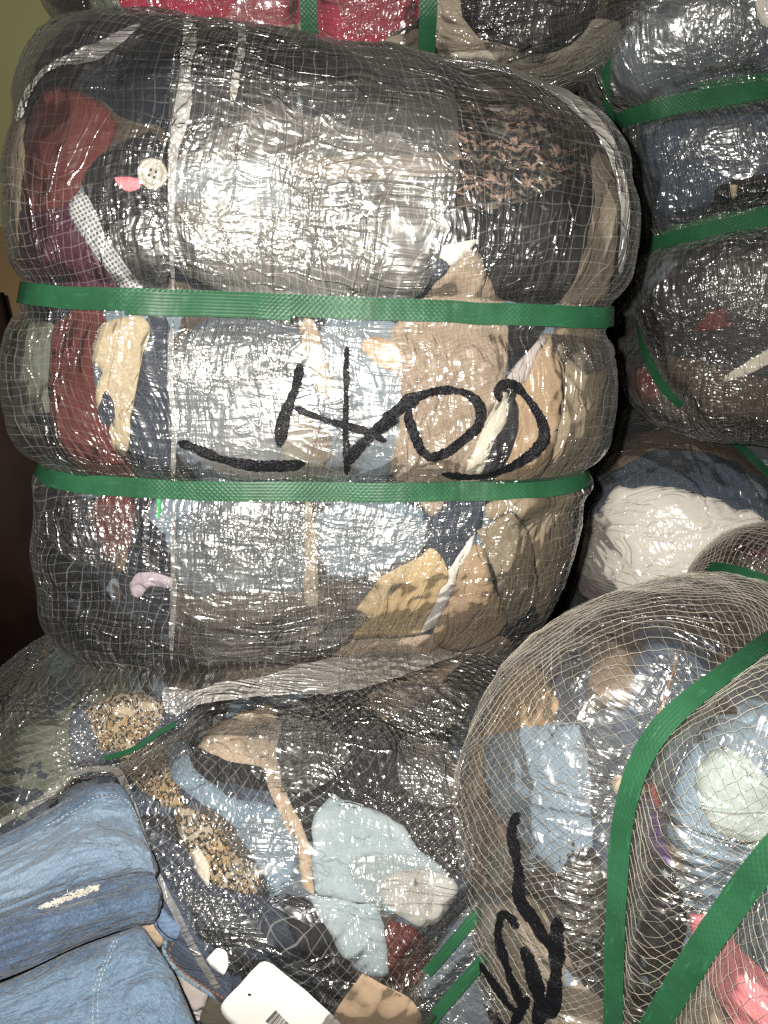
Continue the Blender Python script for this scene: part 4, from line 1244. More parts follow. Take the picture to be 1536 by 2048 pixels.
# ------------------------------------------------------------------ the netted bale in front
e1 = E.pix_path([(1214, 2160), (1217, 1950), (1225, 1750), (1238, 1620), (1268, 1525), (1312, 1450), (1400, 1368), (1480, 1308), (1560, 1250), (1680, 1175)])
e2 = E.pix_path([(1250, 2140), (1330, 2005), (1420, 1862), (1500, 1752), (1560, 1680), (1680, 1550)])
E.tighten([e1, e2], 0.017, 0.028); E.settle(1.2); E.core(M['darkbrown'])
E.fill(['darkbrown', 'brown', 'slate', 'darkbrown', 'denimnavy'], (960, 1150, 1620, 1420), 20, 80, 5)
E.fill(['denimpale', 'bluegrey', 'slate', 'denimdark', 'taupe', 'denimpale', 'brown', 'charcoal'], (930, 1400, 1620, 2130), 44, 85, 8)
pieces(E, [
    ('dark_jeans', 'denimdark', 2, [(1286, 1300), (1325, 1255), (1400, 1285), (1446, 1312), (1400, 1370), (1320, 1440), (1275, 1500), (1245, 1445), (1268, 1380)]),
    ('rust_cloth', 'rust', 1, [(940, 1390), (1000, 1330), (1080, 1350), (1130, 1410), (1090, 1490), (1010, 1520), (940, 1510)], dict(smooth=0, jitter=8)),
    ('grey_brown_cloth', 'brown', 0, [(940, 1340), (1010, 1280), (1060, 1380), (960, 1420)]),
    ('rust_cloth', 'rust', 1, [(930, 1500), (985, 1500), (1000, 1590), (940, 1600)]),
    ('blue_denim', 'denimdark', 3, [(1165, 1425), (1240, 1415), (1292, 1440), (1275, 1505), (1240, 1590), (1228, 1760), (1180, 1700), (1185, 1540)]),
    ('pale_blue_shirt', 'denimpale', 2, [(980, 1480), (1080, 1450), (1165, 1445), (1200, 1560), (1205, 1680), (1130, 1760), (1060, 1690), (990, 1600)], dict(smooth=0, jitter=6)),
    ('brown_cloth', 'brown', 1, [(930, 1600), (1000, 1580), (1060, 1680), (1050, 1760), (970, 1800), (930, 1760)]),
    ('olive_cloth', 'sage', 2, [(985, 1690), (1050, 1670), (1030, 1780), (985, 1790)]),
    ('purple_cloth', 'slate', 2, [(960, 1780), (1010, 1775), (1005, 1815), (960, 1815)]),
    ('black_cloth', 'black', 2, [(1120, 1660), (1230, 1690), (1226, 2000), (1180, 1980), (1140, 1900), (1110, 1780)]),
    ('taupe_trousers', 'taupe', 3, [(910, 1830), (1000, 1800), (1070, 1780), (1120, 1860), (1140, 1940), (1130, 2160), (900, 2160)]),
    ('pale_cloth', 'mauve', 4, [(980, 1812), (1010, 1808), (1000, 1890), (972, 1890)]),
    ('beige_cloth', 'taupe', 4, [(1130, 1970), (1170, 1950), (1218, 2010), (1216, 2160), (1120, 2160)]),
    ('cream_scrap', 'cream', 5, [(1226, 1548), (1252, 1540), (1250, 1592), (1232, 1584)]),
    # between the straps
    ('brown_knit', 'darkbrown', 1, [(1300, 1480), (1400, 1380), (1560, 1270), (1680, 1220), (1680, 1420), (1480, 1440), (1340, 1540)]),
    ('grey_sweater', 'bluegrey', 2, [(1440, 1380), (1560, 1300), (1680, 1280), (1680, 1460), (1540, 1500), (1470, 1440)]),
    ('pale_jeans', 'denimpale', 2, [(1320, 1500), (1400, 1440), (1540, 1430), (1680, 1440), (1680, 1560), (1550, 1690), (1450, 1830), (1400, 1840), (1372, 1720), (1345, 1600)]),
    ('grey_knit', 'bluegrey', 3, [(1395, 1470), (1440, 1440), (1560, 1480), (1640, 1560), (1560, 1590), (1450, 1560)]),
    ('mint_shirt', 'mint', 4, [(1400, 1560), (1440, 1500), (1490, 1510), (1560, 1570), (1640, 1600), (1540, 1700), (1480, 1680), (1420, 1640)]),
    ('cream_sock', 'cream', 4, [(1258, 1580), (1275, 1560), (1298, 1562), (1300, 1590), (1272, 1616)]),
    ('red_trim', 'red', 4, [(1292, 1566), (1312, 1566), (1330, 1596), (1334, 1622), (1318, 1600)]),
    ('purple_top', 'purple', 3, [(1284, 1600), (1310, 1580), (1330, 1605), (1342, 1680), (1350, 1740), (1326, 1720), (1290, 1650)]),
    ('black_trousers', 'black', 1, [(1246, 1640), (1300, 1640), (1345, 1720), (1376, 1800), (1378, 1880), (1330, 1985), (1236, 2140)]),
    # right of the second strap
    ('pink_top', 'pink', 3, [(1376, 1820), (1400, 1826), (1440, 1800), (1470, 1880), (1540, 1945), (1640, 2010), (1640, 2130), (1540, 2120), (1470, 2040), (1410, 1940)]),
    ('grey_denim', 'bluegrey', 2, [(1455, 1850), (1560, 1720), (1680, 1640), (1680, 2000), (1560, 1960), (1490, 1900)]),
    ('sand_cloth', 'sand', 2, [(1370, 1980), (1410, 1945), (1470, 2040), (1540, 2150), (1300, 2150)]),
])
E.ribbon('orange_seam', M['stitch_o'], E.pix_path([(1352, 1320), (1332, 1385), (1318, 1430), (1300, 1480)], 5), 0.0012, off=0.0090, thick=0.0004)
E.ribbon('orange_seam', M['stitch_o'], E.pix_path([(1334, 1570), (1342, 1640), (1356, 1700)], 5), 0.0010, off=0.0085, thick=0.0004)
E.cover(M['filmE'])
E.net('net', M['cord'], 0.0060, 0.00012, 0.72, 0.0010, 0.014)
Z7 = lambda L: [(920 + x / 3.84, 1560 + y / 3.84) for x, y in L]
for k_, st_ in enumerate([
    (Z7([(570, 225), (515, 310), (520, 450), (560, 600), (552, 800), (575, 920), (660, 1010), (720, 1130), (790, 1230)]), 17),
    (Z7([(812, 980), (800, 1150), (800, 1300), (780, 1480), (770, 1600), (762, 1730)]), 20),
    (Z7([(405, 1020), (440, 965), (500, 985), (545, 1070)]), 15),
    (Z7([(430, 1000), (395, 1100), (435, 1230), (490, 1400), (530, 1560), (560, 1650)]), 14),
    (Z7([(585, 1210), (640, 1350), (670, 1500), (692, 1650), (690, 1810)]), 21),
    (Z7([(232, 1335), (330, 1430), (400, 1540), (460, 1640), (545, 1705)]), 12),
    (Z7([(172, 1540), (270, 1640), (360, 1740), (440, 1810), (560, 1860)]), 12),
    (Z7([(92, 1710), (130, 1810), (190, 1890)]), 10),
    (Z7([(600, 1560), (560, 1680), (495, 1800)]), 17)]):
    E.ink('marker_stroke', [(st_[0], st_[1] * 1.25)], up=0.0024)
crumples(E, [[(1160, 1430), (1260, 1440), (1225, 1640), (1170, 1600)], [(1120, 1700), (1200, 1720), (1200, 1900), (1130, 1850)], [(1280, 1340), (1400, 1310), (1330, 1430), (1270, 1470)], [(1340, 1600), (1380, 1600), (1420, 1780), (1380, 1800)]])
E.ribbon('strap', M['green'], e1, 0.0150, off=0.0116); E.ribbon('strap', M['green'], e2, 0.0175, off=0.0116)

# ------------------------------------------------------------------ the torn bale underneath
f1 = Fb.pix_path([(205, 1512), (250, 1502), (285, 1482), (322, 1455), (350, 1442)], 8)
f2 = Fb.pix_path([(800, 2110), (850, 2040), (905, 1975), (950, 1925), (1000, 1870)]); f3 = Fb.pix_path([(850, 1935), (895, 1885), (940, 1835), (990, 1790)])
Fb.tighten([f1], 0.014, 0.03); Fb.tighten([f2, f3], 0.006, 0.02); Fb.settle(1.3); Fb.core(M['black'])
Fb.fill(['black', 'charcoal', 'denimnavy', 'slate', 'darkbrown', 'denimdark', 'bluegrey', 'black'], (20, 1310, 980, 2100), 60, 95, 6)
pieces(Fb, [
    ('sage_garment', 'sage', 0, [(-60, 1640), (-20, 1500), (40, 1380), (120, 1240), (230, 1310), (270, 1330), (250, 1420), (180, 1440), (150, 1560), (60, 1640)], dict(smooth=0, jitter=5)),
    ('teal_garment', 'teal', 1, [(95, 1330), (140, 1240), (180, 1290), (150, 1340), (110, 1370)]),
    ('slate_sleeve', 'slate', 1, [(100, 1360), (150, 1330), (160, 1400), (110, 1450), (95, 1420)]),
    ('orange_scrap', 'peach', 2, [(88, 1312), (105, 1312), (114, 1330), (98, 1328)]),
    ('grey_garment', 'slate', 1, [(140, 1430), (190, 1400), (190, 1500), (180, 1550), (140, 1550)]),
    ('leopard_scarf', 'leopard', 2, [(180, 1425), (225, 1400), (290, 1390), (335, 1415), (310, 1460), (255, 1505), (195, 1505)], dict(smooth=0, jitter=5)),
    ('ivory_tie', 'cream', 4, [(228, 1420), (245, 1415), (275, 1430), (262, 1440), (232, 1438)], dict(smooth=0, h=0.004, jitter=2)),
    ('ivory_tie', 'cream', 4, [(292, 1408), (312, 1412), (316, 1428), (296, 1424)], dict(smooth=0, h=0.004, jitter=2)),
    ('black_strap', 'black', 3, [(270, 1310), (304, 1310), (312, 1400), (286, 1400)], dict(smooth=1)),
    ('leopard_scarf', 'leopard', 2, [(245, 1512), (300, 1485), (350, 1495), (356, 1560), (380, 1630), (340, 1620), (290, 1585), (255, 1560)], dict(smooth=0, jitter=5)),
    ('brown_lining', 'darkbrown', 1, [(330, 1310), (460, 1310), (520, 1330), (420, 1400), (330, 1400)]),
    ('grey_plastic_cloth', 'taupe', 1, [(420, 1330), (560, 1305), (760, 1300), (930, 1290), (960, 1320), (850, 1350), (700, 1390), (480, 1410)]),
    ('black_jacket', 'black', 1, [(350, 1470), (600, 1420), (900, 1360), (970, 1330), (960, 1560), (900, 1770), (700, 1640), (560, 1600), (400, 1560)], dict(smooth=0, jitter=5)),
    ('beige_tie', 'sand', 4, [(405, 1508), (425, 1470), (470, 1445), (540, 1428), (562, 1468), (552, 1530), (562, 1562), (592, 1625), (612, 1650), (620, 1720), (632, 1790), (612, 1770), (594, 1690), (562, 1645), (545, 1592), (522, 1545), (450, 1532)], dict(smooth=0, jitter=5)),
    ('cream_collar', 'sand', 3, [(735, 1400), (870, 1345), (930, 1332), (850, 1400), (800, 1440), (770, 1462), (742, 1435)], dict(smooth=0, jitter=5)),
    ('dark_jeans', 'denimdark', 2, [(892, 1480), (945, 1400), (1000, 1380), (1000, 1600), (920, 1570)]),
    ('dark_denim', 'denimnavy', 1, [(290, 1640), (360, 1690), (450, 1770), (560, 1790), (600, 1860), (660, 1990), (560, 1920), (450, 1890), (350, 1800)], dict(smooth=0, jitter=5)),
    ('light_denim_sleeve', 'denimpale', 3, [(340, 1492), (372, 1488), (395, 1545), (460, 1602), (540, 1622), (592, 1642), (602, 1690), (588, 1750), (560, 1790), (520, 1725), (480, 1662), (400, 1604), (350, 1572)], dict(smooth=0, jitter=5)),
    ('leopard_scarf', 'leopard', 4, [(360, 1618), (400, 1630), (440, 1652), (470, 1700), (530, 1742), (520, 1785), (450, 1775), (400, 1720), (366, 1690)], dict(smooth=0, jitter=5)),
    ('ivory_tie', 'ivory', 5, [(395, 1700), (410, 1695), (432, 1730), (425, 1765), (402, 1735)], dict(smooth=0, h=0.004, jitter=2)),
    ('pale_blue_shirt', 'paleblue', 4, [(628, 1640), (660, 1594), (720, 1620), (802, 1650), (832, 1702), (862, 1722), (902, 1765), (842, 1806), (760, 1802), (700, 1795), (632, 1785)], dict(smooth=0, jitter=5)),
    ('pale_blue_sleeve', 'paleblue', 3, [(618, 1785), (760, 1800), (772, 1880), (776, 1940), (720, 1920), (640, 1830)], dict(smooth=0, jitter=5)),
    ('clear_grey_cloth', 'greyfilmcloth', 5, [(760, 1745), (860, 1735), (910, 1765), (905, 1800), (860, 1850), (800, 1830), (758, 1800)]),
    ('green_scrap', 'teal', 4, [(758, 1802), (775, 1800), (790, 1820), (770, 1824)], dict(smooth=0, h=0.004, jitter=2)),
    ('maroon_cloth', 'maroon', 2, [(760, 1825), (835, 1850), (860, 1900), (820, 1980), (772, 1950)]),
    ('grey_trousers', 'charcoal', 2, [(560, 1780), (630, 1800), (720, 1920), (700, 1990), (640, 1960), (590, 1860)]),
    ('slate_cloth', 'slate', 1, [(830, 1980), (900, 1830), (1000, 1760), (1000, 2100), (830, 2100)]),
])
HOLE = [(-200, 1700), (0, 1662), (110, 1608), (150, 1562), (200, 1552), (250, 1558), (278, 1610), (300, 1690), (345, 1775), (400, 1880), (440, 1935), (500, 1965), (545, 1995), (575, 2040), (600, 2300), (-200, 2300)]
Fb.cover(M['filmF'], hole=HOLE)
Fb.patch('wrap_fold', M['filmFold'], 3, [(328, 1402), (345, 1398), (420, 1408), (500, 1395), (620, 1360), (760, 1328), (960, 1296), (985, 1320), (900, 1345), (820, 1380), (740, 1404), (640, 1424), (520, 1428), (420, 1436), (345, 1446), (330, 1425)], lift=0.004, skirt=False, on='film', h=0.0035, smooth=1, jitter=4)
for pts, wd in (([(150, 1578), (200, 1556), (248, 1560), (280, 1614), (306, 1690), (350, 1775), (405, 1880), (450, 1945)], 0.006),
                ([(-60, 1690), (0, 1664), (60, 1634), (112, 1606), (152, 1566)], 0.006)):
    Fb.ribbon('wrap_edge', M['filmRib'], Fb.pix_path(pts, 6), wd, off=0.0012, thick=0.0004, on='COVER', flat=False)
crumples(Fb, [[(450, 1490), (600, 1460), (720, 1500), (660, 1600), (540, 1610)], [(700, 1420), (900, 1370), (950, 1460), (800, 1500)], [(470, 1650), (600, 1640), (600, 1730), (480, 1760)], [(340, 1760), (520, 1800), (560, 1880), (430, 1880)], [(690, 1700), (880, 1720), (850, 1840), (720, 1800)], [(780, 1480), (920, 1520), (900, 1640), (800, 1600)]], 0.005)
Fb.ribbon('strap', M['green'], f1, 0.0050, off=0.0105); Fb.ribbon('strap', M['green'], f2, 0.0095, off=0.0145); Fb.ribbon('strap', M['green'], f3, 0.0085, off=0.0135)

# ------------------------------------------------------------------ card tags
tg = thing('hang_tag', 'white card hang tag with a barcode, half under the torn plastic', 'tag')
TAG = [(545, 1885), (560, 1890), (640, 1952), (705, 2006), (690, 2075), (570, 2075), (500, 2032), (464, 1996), (453, 1974), (462, 1958), (528, 1890)]
Fb.patch('card', M['paper'], 0, TAG, smooth=1, jitter=0, flat=True, lift=0.0150, parent=tg, h=0.005)
hp = Fb.hit(509, 1942); stp = np.array([hp])
for nm, mt, (hx, hy), rr in (('punched_hole', M['hole'], (509, 1942), 0.0013),):
    hp = Fb.hit(hx, hy); q = Fb.sample(Fb.P, np.array([hp]))[0]; n_ = Fb.sample(Fb.N, np.array([hp]))[0]; n_ /= np.linalg.norm(n_)
    q = q + n_ * (0.0014 + 0.0150 + 0.0045 * Fb.sample(Fb.G, np.array([hp]))[0] + 0.0009)
    x_ = np.cross(n_, (0, 0, 1)); x_ /= np.linalg.norm(x_); y_ = np.cross(n_, x_)
    V = [q] + [q + (x_ * math.cos(u) + y_ * math.sin(u)) * rr for u in np.linspace(0, 2 * math.pi, 17)[:-1]]
    mesh_obj(nm, np.array(V), np.array([(0, 1 + i, 1 + (i + 1) % 16) for i in range(16)]), mt, tg, smooth=False)


def on_tag(px, py, up):
    hp = np.array([Fb.hit(px, py)])
    n_ = Fb.sample(Fb.N, hp)[0]; n_ /= np.linalg.norm(n_)
    return Fb.sample(Fb.P, hp)[0] + n_ * (0.0172 + 0.0045 * Fb.sample(Fb.G, hp)[0] + up), n_

o_, ex_, ey_ = np.array((555.0, 1968)), np.array((45.0, 38.0)), np.array((-17.0, 20.0))
V = []; Q = []
x = 0.0
while x < 1.0:
    bw = random.choice((0.010, 0.016, 0.026))
    cs = [o_ + ex_ * a + ey_ * b for a, b in ((x, 0), (x + bw, 0), (x + bw, 0.5), (x + bw, 1), (x, 1), (x, 0.5))]
    k = len(V); V += [on_tag(*c_, 0.0007)[0] for c_ in cs]
    Q += [(k, k + 1, k + 2, k + 5), (k + 5, k + 2, k + 3, k + 4)]
    x += bw + random.choice((0.010, 0.016, 0.024))
mesh_obj('barcode', np.array(V), np.array(Q), M['print'], tg, smooth=False)
cu = bpy.data.curves.new('number', 'FONT'); cu.body = '0000003574196'; cu.size = 0.0042; cu.align_x = 'CENTER'; cu.align_y = 'CENTER'
cu.materials.append(M['print'])
tmp = bpy.data.objects.new('tmp', cu); COL.objects.link(tmp)
num_me = bpy.data.meshes.new_from_object(tmp); bpy.data.objects.remove(tmp, do_unlink=True)
num = bpy.data.objects.new('number', num_me); link(num, tg)
pa, na = on_tag(545, 2026, 0.0012); p_b, _ = on_tag(528, 2015, 0.0012)
from mathutils import Matrix
xa = (p_b - pa); xa -= na * (xa @ na); xa /= np.linalg.norm(xa); ya = np.cross(na, xa)
num.matrix_world = Matrix(((xa[0], ya[0], na[0], pa[0]), (xa[1], ya[1], na[1], pa[1]), (xa[2], ya[2], na[2], pa[2]), (0, 0, 0, 1)))
kt = thing('cardboard_tag', 'plain brown card tag under the plastic beside the white tag', 'tag')
Fb.patch('card', M['kraft'], 0, [(722, 1910), (735, 1914), (765, 1932), (810, 1965), (842, 1992), (800, 2110), (600, 2110), (660, 2015)], smooth=1, jitter=0, flat=True, lift=0.0150, parent=kt)
M['filmTag'] = film_mat('clear_wrap_over_tag', (0.0064, 0.0064), 0.80, 0.08, 0.03, 0.03, 0.18, 1.0, (1.0, 1.0), seed=1.7, spec=0.9)
Fb.patch('wrap_flap', M['filmTag'], 1, [(650, 1990), (720, 1895), (860, 1985), (830, 2100), (640, 2100)], lift=0.0125, skirt=False, on='film', h=0.0035, smooth=0, jitter=3)
wt = thing('paper_label', 'tiny white folded paper label at the torn plastic edge', 'label')
Fb.patch('card', M['paper'], 0, [(428, 1892), (450, 1872), (468, 1880), (470, 1905), (462, 1922), (440, 1908)], smooth=0, jitter=0, flat=True, lift=0.010, parent=wt, h=0.004)


# ------------------------------------------------------------------ loose jeans spilling out of the tear
def denim_wash(name, dark, mid, pale, seed):
    n = NT(name)
    uv = n.uv()
    sx = n.node('ShaderNodeSeparateXYZ', Vector=uv)
    nz = n.noise(uv, 18.0, 4.0, 0.6)
    v = n.math('ADD', sx.outputs[1], n.math('MULTIPLY', n.math('SUBTRACT', nz, 0.5), 0.05))
    f = n.math('MULTIPLY', n.rng(v, 0.018, 0.045), n.math('SUBTRACT', 1.0, n.rng(v, 0.085, 0.15)))
    base = n.mixc(n.math('MULTIPLY', f, 0.95), n.mixc(n.rng(nz, 0.35, 0.65), dark, mid), pale)
    m = n.mapping(uv, rot=0.35)
    sp = n.noise(n.mapping(m, (1, 0.2, 1)), 1300.0, 2.0, 0.8)
    sp2 = n.noise(n.mapping(m, (0.3, 1, 1), 0.8), 700.0, 2.0, 0.8)
    g = n.math('ADD', n.math('MULTIPLY', n.rng(sp2, 0.3, 0.7), 0.4), n.math('MULTIPLY', n.rng(sp, 0.3, 0.7), 0.6))
    base = n.mixc(n.math('MULTIPLY', g, 0.8), n.mixc(0.45, base, dark), n.mixc(0.18, base, (0.6, 0.68, 0.75)))
    cr = n.noise(n.mapping(uv, (0.5, 1.0, 1), -0.5), 40.0, 4.0, 0.6, 0.6)
    vl = n.math('ABSOLUTE', n.math('SUBTRACT', cr, 0.5))
    h = n.math('ADD', n.math('MULTIPLY', cr, 0.004), n.rng(vl, 0.0, 0.05, -0.0005, 0.0))
    b = n.node('ShaderNodeBsdfPrincipled', Base_Color=base, Roughness=0.9, Normal=n.bump(h))
    b.inputs['Specular IOR Level'].default_value = 0.15
    b.inputs['Sheen Weight'].default_value = 0.15
    return n.finish(b.outputs[0])


M['wash1'] = denim_wash('washed_denim_light', (0.017, 0.040, 0.088), (0.042, 0.085, 0.152), (0.155, 0.22, 0.29), 1)
M['wash2'] = denim_wash('washed_denim_mid', (0.028, 0.060, 0.116), (0.058, 0.108, 0.180), (0.100, 0.158, 0.228), 2)


def surf(px, py, h):
    """a point h metres towards the camera from the torn bale's skin"""
    d = ray(px, py); d = d / np.linalg.norm(d)
    loc, nor, idx, dist = Fb.tree.ray_cast(Vector(CAM), Vector(d))
    r = dist if idx is not None else 0.72
    return CAM + d * (min(r, 0.74) - h - 0.010)


def loft(name, mat, rows, hs, parent, nu=90, nv=110, seed=1, amp=0.008):
    R = np.array([catmull(np.array(r, float), nu) for r in rows])        # rows, nu, 2
    k = len(rows)
    vv = np.linspace(0, k - 1 - 1e-6, nv)
    flat = catmull(R.reshape(k, -1), nv).reshape(nv, nu, 2)
    hh = catmull(np.array(hs, float)[:, None], nv)[:, 0]
    u = np.linspace(0, 1, nu)
    end = np.sqrt(np.clip(1 - ((u - 0.80) / 0.20).clip(0, 1) ** 2, 0, 1))
    # carrier: smooth the depth so the loft does not copy every lump below
    base = np.array([[surf(*flat[j, i], 0.0) for i in range(nu)] for j in range(nv)])
    dist = np.linalg.norm(base - CAM, axis=2)
    for _ in range(25):
        pad = np.pad(dist, 1, 'edge')
        dist = (pad[:-2, 1:-1] + pad[2:, 1:-1] + pad[1:-1, :-2] + pad[1:-1, 2:]) / 4
    U, Vv = np.meshgrid(u, vv)
    fold = amp * (ridged(U * 5 + Vv * 0.7, Vv * 0.9, seed, 3) - 0.4) + amp * 0.8 * (fbm(U * 9, Vv * 2.5, seed + 4) - 0.5)
    fold += amp * 1.0 * (np.sqrt(np.abs(2 * vnoise(U * 2.2 + Vv * 0.35, Vv * 1.3 + U * 1.1, seed + 21) - 1)) - 0.6)
    fold += amp * 1.6 * np.exp(-((U - 0.93) / 0.12) ** 2) * (ridged(U * 6, Vv * 2.2, seed + 8) - 0.5)
    h = hh[:, None] * (0.25 + 0.75 * end[None]) + fold * (0.3 + 0.7 * end[None])
    dirs = base - CAM; dirs /= np.linalg.norm(dirs, axis=2, keepdims=True)
    P = CAM + dirs * (dist - h)[..., None]
    L = np.r_[0, np.cumsum(np.linalg.norm(np.diff(P, axis=0), axis=2).mean(1))]
    Lu = np.r_[0, np.cumsum(np.linalg.norm(np.diff(P, axis=1), axis=2).mean(0))]
    UV = np.stack(np.meshgrid(Lu, L), -1)
    # back face a little further away, so the cloth has thickness
    P2 = CAM + dirs * (dist - h + 0.003 + 0.01 * end[None])[..., None]
    id = np.arange(nv * nu).reshape(nv, nu); off = nv * nu
    def quads(i): return np.stack([i[:-1, :-1], i[1:, :-1], i[1:, 1:], i[:-1, 1:]], -1).reshape(-1, 4)
    rim = np.concatenate([id[0, :], id[1:, -1], id[-1, -2::-1], id[-2:0:-1, 0]])
    rq = np.stack([rim, np.roll(rim, -1), np.roll(rim, -1) + off, rim + off], -1)
    Q = np.vstack([quads(id), quads(id)[:, ::-1] + off, rq])
    o = mesh_obj(name, np.vstack([P.reshape(-1, 3), P2.reshape(-1, 3)]), Q, mat, parent, np.vstack([UV.reshape(-1, 2)] * 2))
    def point(pu, pv):
        return P[int(round(pv * (nv - 1))), int(round(pu * (nu - 1)))]
    return o, P


def stitches(P, path, name, mat, parent, w=0.0008, dash=0.0030, gap=0.0014, lift=0.0005):
    """short thread dashes along grid coordinates on a loft"""
    nv, nu = P.shape[:2]
    pth = resample(chaikin(path, 2, False), 0.004, False)
    pts = []
    for u, v in pth:
        a = u * (nu - 1); b = v * (nv - 1)
        i = int(min(max(a, 0), nu - 2)); j = int(min(max(b, 0), nv - 2)); fa = a - i; fb_ = b - j
        pts.append((P[j, i] * (1 - fa) + P[j, i + 1] * fa) * (1 - fb_) + (P[j + 1, i] * (1 - fa) + P[j + 1, i + 1] * fa) * fb_)
    pts = resample(np.array(pts), 0.0009, False)
    V = []; Q = []
    per = int((dash + gap) / 0.0009); on = int(dash / 0.0009)
    for s in range(0, len(pts) - on, per):
        p, q = pts[s], pts[s + on - 1]
        t = (q - p) / (np.linalg.norm(q - p) + 1e-9)
        view = CAM - p; view /= np.linalg.norm(view)
        sd = np.cross(t, view); sd /= np.linalg.norm(sd) + 1e-9
        k = len(V)
        m_ = (p + q) / 2 + view * lift * 0.8
        for c_, ww in ((p, 0.6), (m_, 1.0), (q, 0.6)):
            V += [c_ - sd * w * ww / 2 + view * lift * 0.4, c_ + view * lift * 1.2, c_ + sd * w * ww / 2 + view * lift * 0.4]
        for r in (0, 3):
            Q += [(k + r, k + r + 1, k + r + 4, k + r + 3), (k + r + 1, k + r + 2, k + r + 5, k + r + 4)]
    o = mesh_obj(name, np.array(V), np.array(Q), mat, parent)
    return o


j1 = thing('jeans', 'light blue folded jeans leg with a frayed hole, spilling from the torn plastic', 'jeans', group='loose jeans at the tear')
o1, P1 = loft('leg', M['wash1'], [
    [(-90, 1712), (40, 1652), (130, 1600), (185, 1572), (232, 1566), (258, 1588)],
    [(-90, 1722), (40, 1664), (140, 1612), (195, 1584), (248, 1590), (274, 1628)],
    [(-90, 1745), (40, 1690), (140, 1645), (205, 1620), (262, 1632), (288, 1665)],
    [(-90, 1775), (40, 1722), (150, 1680), (225, 1668), (284, 1690), (312, 1720)],
    [(-90, 1810), (40, 1765), (150, 1722), (235, 1710), (292, 1728), (318, 1745)],
    [(-90, 1850), (40, 1808), (160, 1762), (245, 1745), (300, 1746), (312, 1756)],
    [(-90, 1868), (40, 1826), (170, 1785), (250, 1764), (302, 1756), (316, 1764)],
    [(-90, 1885), (40, 1845), (180, 1805), (260, 1785), (306, 1778), (326, 1790)],
    [(-90, 1920), (40, 1880), (180, 1838), (262, 1815), (306, 1815), (322, 1820)],
    [(-90, 1965), (40, 1922), (170, 1872), (255, 1845), (296, 1842), (312, 1842)],
    [(-90, 1990), (40, 1945), (160, 1890), (250, 1858), (286, 1850), (298, 1850)]],
    [0.002, 0.022, 0.017, 0.040, 0.050, 0.044, 0.026, 0.042, 0.046, 0.030, 0.004], j1, nu=110, nv=160, seed=5)
stitches(P1, [(0.30, 0.155), (0.5, 0.135), (0.7, 0.12), (0.85, 0.13), (0.96, 0.17)], 'seam_stitching', M['stitch_w'], j1)
# frayed white patch on the leg
nv_, nu_ = P1.shape[:2]
V = []; Q = []
for k in range(260):
    u = 0.26 + 0.20 * random.random(); v = 0.60 - (u - 0.36) * 0.15 + random.gauss(0, 0.014) * (1.2 - abs(u - 0.36) * 5)
    i = int(u * (nu_ - 1)); j = int(min(max(v, 0), 0.97) * (nv_ - 1))
    p = P1[j, i]; vw = CAM - p; vw /= np.linalg.norm(vw)
    a = random.gauss(0.5, 0.6); t = RIGHT * math.cos(a) + UP * math.sin(a); sd = np.cross(t, vw)
    l = random.uniform(0.002, 0.006); b = len(V)
    V += [p + vw * 0.0008 - t * l / 2, p + vw * 0.0016 + sd * 0.0004, p + vw * 0.001 + t * l / 2, p + vw * 0.0016 - sd * 0.0004]
    Q += [(b, b + 1, b + 2, b + 3)]
fr = mesh_obj('frayed_threads', np.array(V), np.array(Q), M['fray'], j1, smooth=False); fr['kind'] = 'stuff'

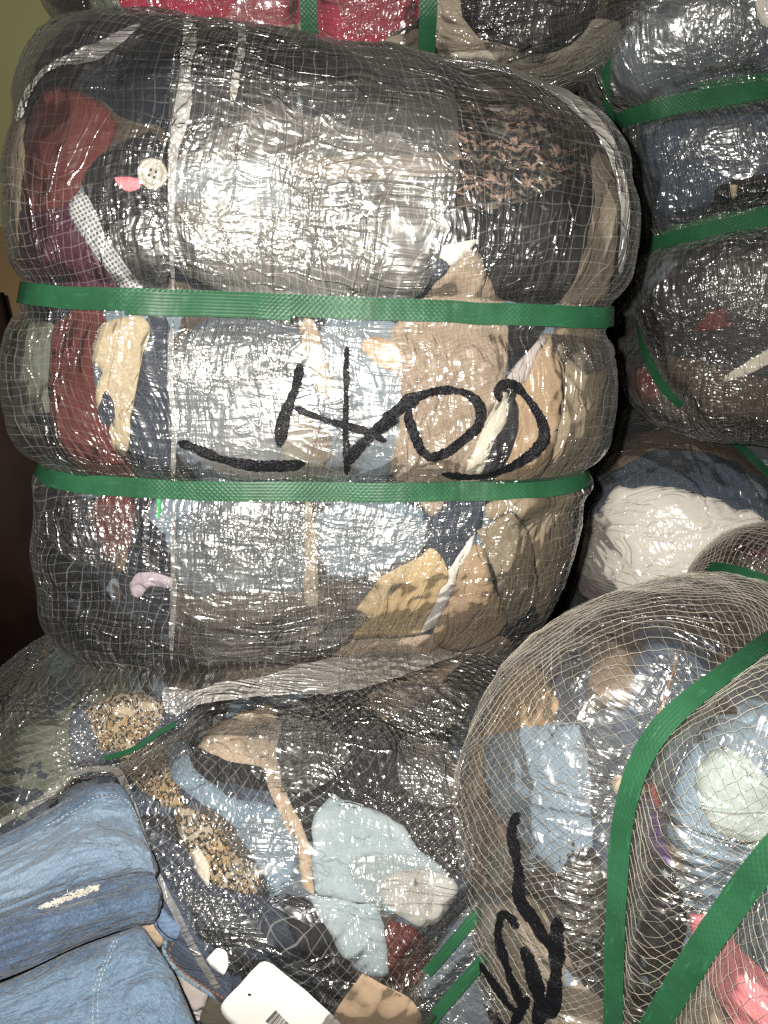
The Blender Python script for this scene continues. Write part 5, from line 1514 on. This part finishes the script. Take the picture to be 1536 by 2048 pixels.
j2 = thing('jeans', 'medium blue jeans with a double-stitched seam in the bottom left corner', 'jeans', group='loose jeans at the tear')
o2, P2_ = loft('leg', M['wash2'], [
    [(-90, 2000), (40, 1950), (150, 1898), (235, 1866), (275, 1852), (290, 1858)],
    [(-90, 2010), (40, 1962), (160, 1908), (240, 1876), (285, 1866), (312, 1892)],
    [(-90, 2040), (40, 1995), (170, 1950), (245, 1918), (300, 1905), (342, 1935)],
    [(-90, 2075), (60, 2036), (180, 1996), (250, 1968), (322, 1955), (368, 1990)],
    [(-90, 2110), (60, 2080), (190, 2060), (270, 2040), (350, 2030), (396, 2060)],
    [(-90, 2170), (80, 2150), (200, 2130), (300, 2120), (385, 2120), (430, 2140)]],
    [0.0, 0.022, 0.032, 0.036, 0.040, 0.036], j2, nu=100, nv=110, seed=15, amp=0.008)
for dv in (0.0, 0.022):
    stitches(P2_, [(0.62 - dv, 0.10), (0.56 - dv, 0.28), (0.46 - dv, 0.48), (0.42 - dv, 0.68), (0.41 - dv, 0.95)], 'seam_stitching', M['stitch_w'], j2)

j3 = thing('jeans', 'dark blue denim waistband with orange stitching beside the white tag', 'jeans', group='loose jeans at the tear')
Fb.patch('waistband', M['denimdark'], 0, [(275, 1660), (330, 1745), (400, 1830), (470, 1930), (470, 1990), (400, 1955), (352, 1918), (332, 1880), (344, 1850), (310, 1808), (290, 1740)], lift=0.004, puff=0.006, parent=j3)
Fb.patch('belt_loop', M['denimmid'], 1, [(312, 1800), (326, 1786), (352, 1812), (384, 1836), (372, 1858), (342, 1852)], lift=0.010, parent=j3, smooth=1)
e_ = Fb.pix_path([(386, 1838), (348, 1858), (338, 1885), (356, 1915), (400, 1950), (440, 1972), (470, 1988)], 5)
Fb.ribbon('hem', M['denimpale'], e_, 0.0042, off=0.011, thick=0.003, parent=j3, flat=True)
e_ = Fb.pix_path([(362, 1865), (350, 1885), (366, 1910), (406, 1940), (446, 1962), (472, 1976)], 3)
seg = np.array_split(e_, max(2, len(e_) // 3))
for sg in seg:
    if len(sg) >= 3: Fb.ribbon('stitch', M['stitch_o'], sg[:-1] if len(sg) > 3 else sg, 0.0012, off=0.0135, thick=0.0006, parent=j3, flat=False)

g1 = thing('garment', 'olive green cloth below the white tag at the bottom edge', 'garment')
Fb.patch('cloth', M['olive'], 0, [(405, 2000), (430, 1972), (465, 1985), (520, 2035), (640, 2120), (380, 2130)], lift=0.003, parent=g1)
g2 = thing('garment', 'pale pinkish cloth strip between the jeans and olive cloth', 'garment')
Fb.patch('cloth', M['mauve'], 0, [(355, 1895), (385, 1922), (428, 1962), (412, 2005), (396, 2050), (372, 1985)], lift=0.003, parent=g2, smooth=1)
g3 = thing('garment', 'small beige cloth corner poking out above the medium blue jeans', 'garment')
Fb.patch('cloth', M['sand'], 0, [(288, 1838), (318, 1815), (338, 1850), (334, 1885), (310, 1872)], lift=0.004, parent=g3, smooth=1)
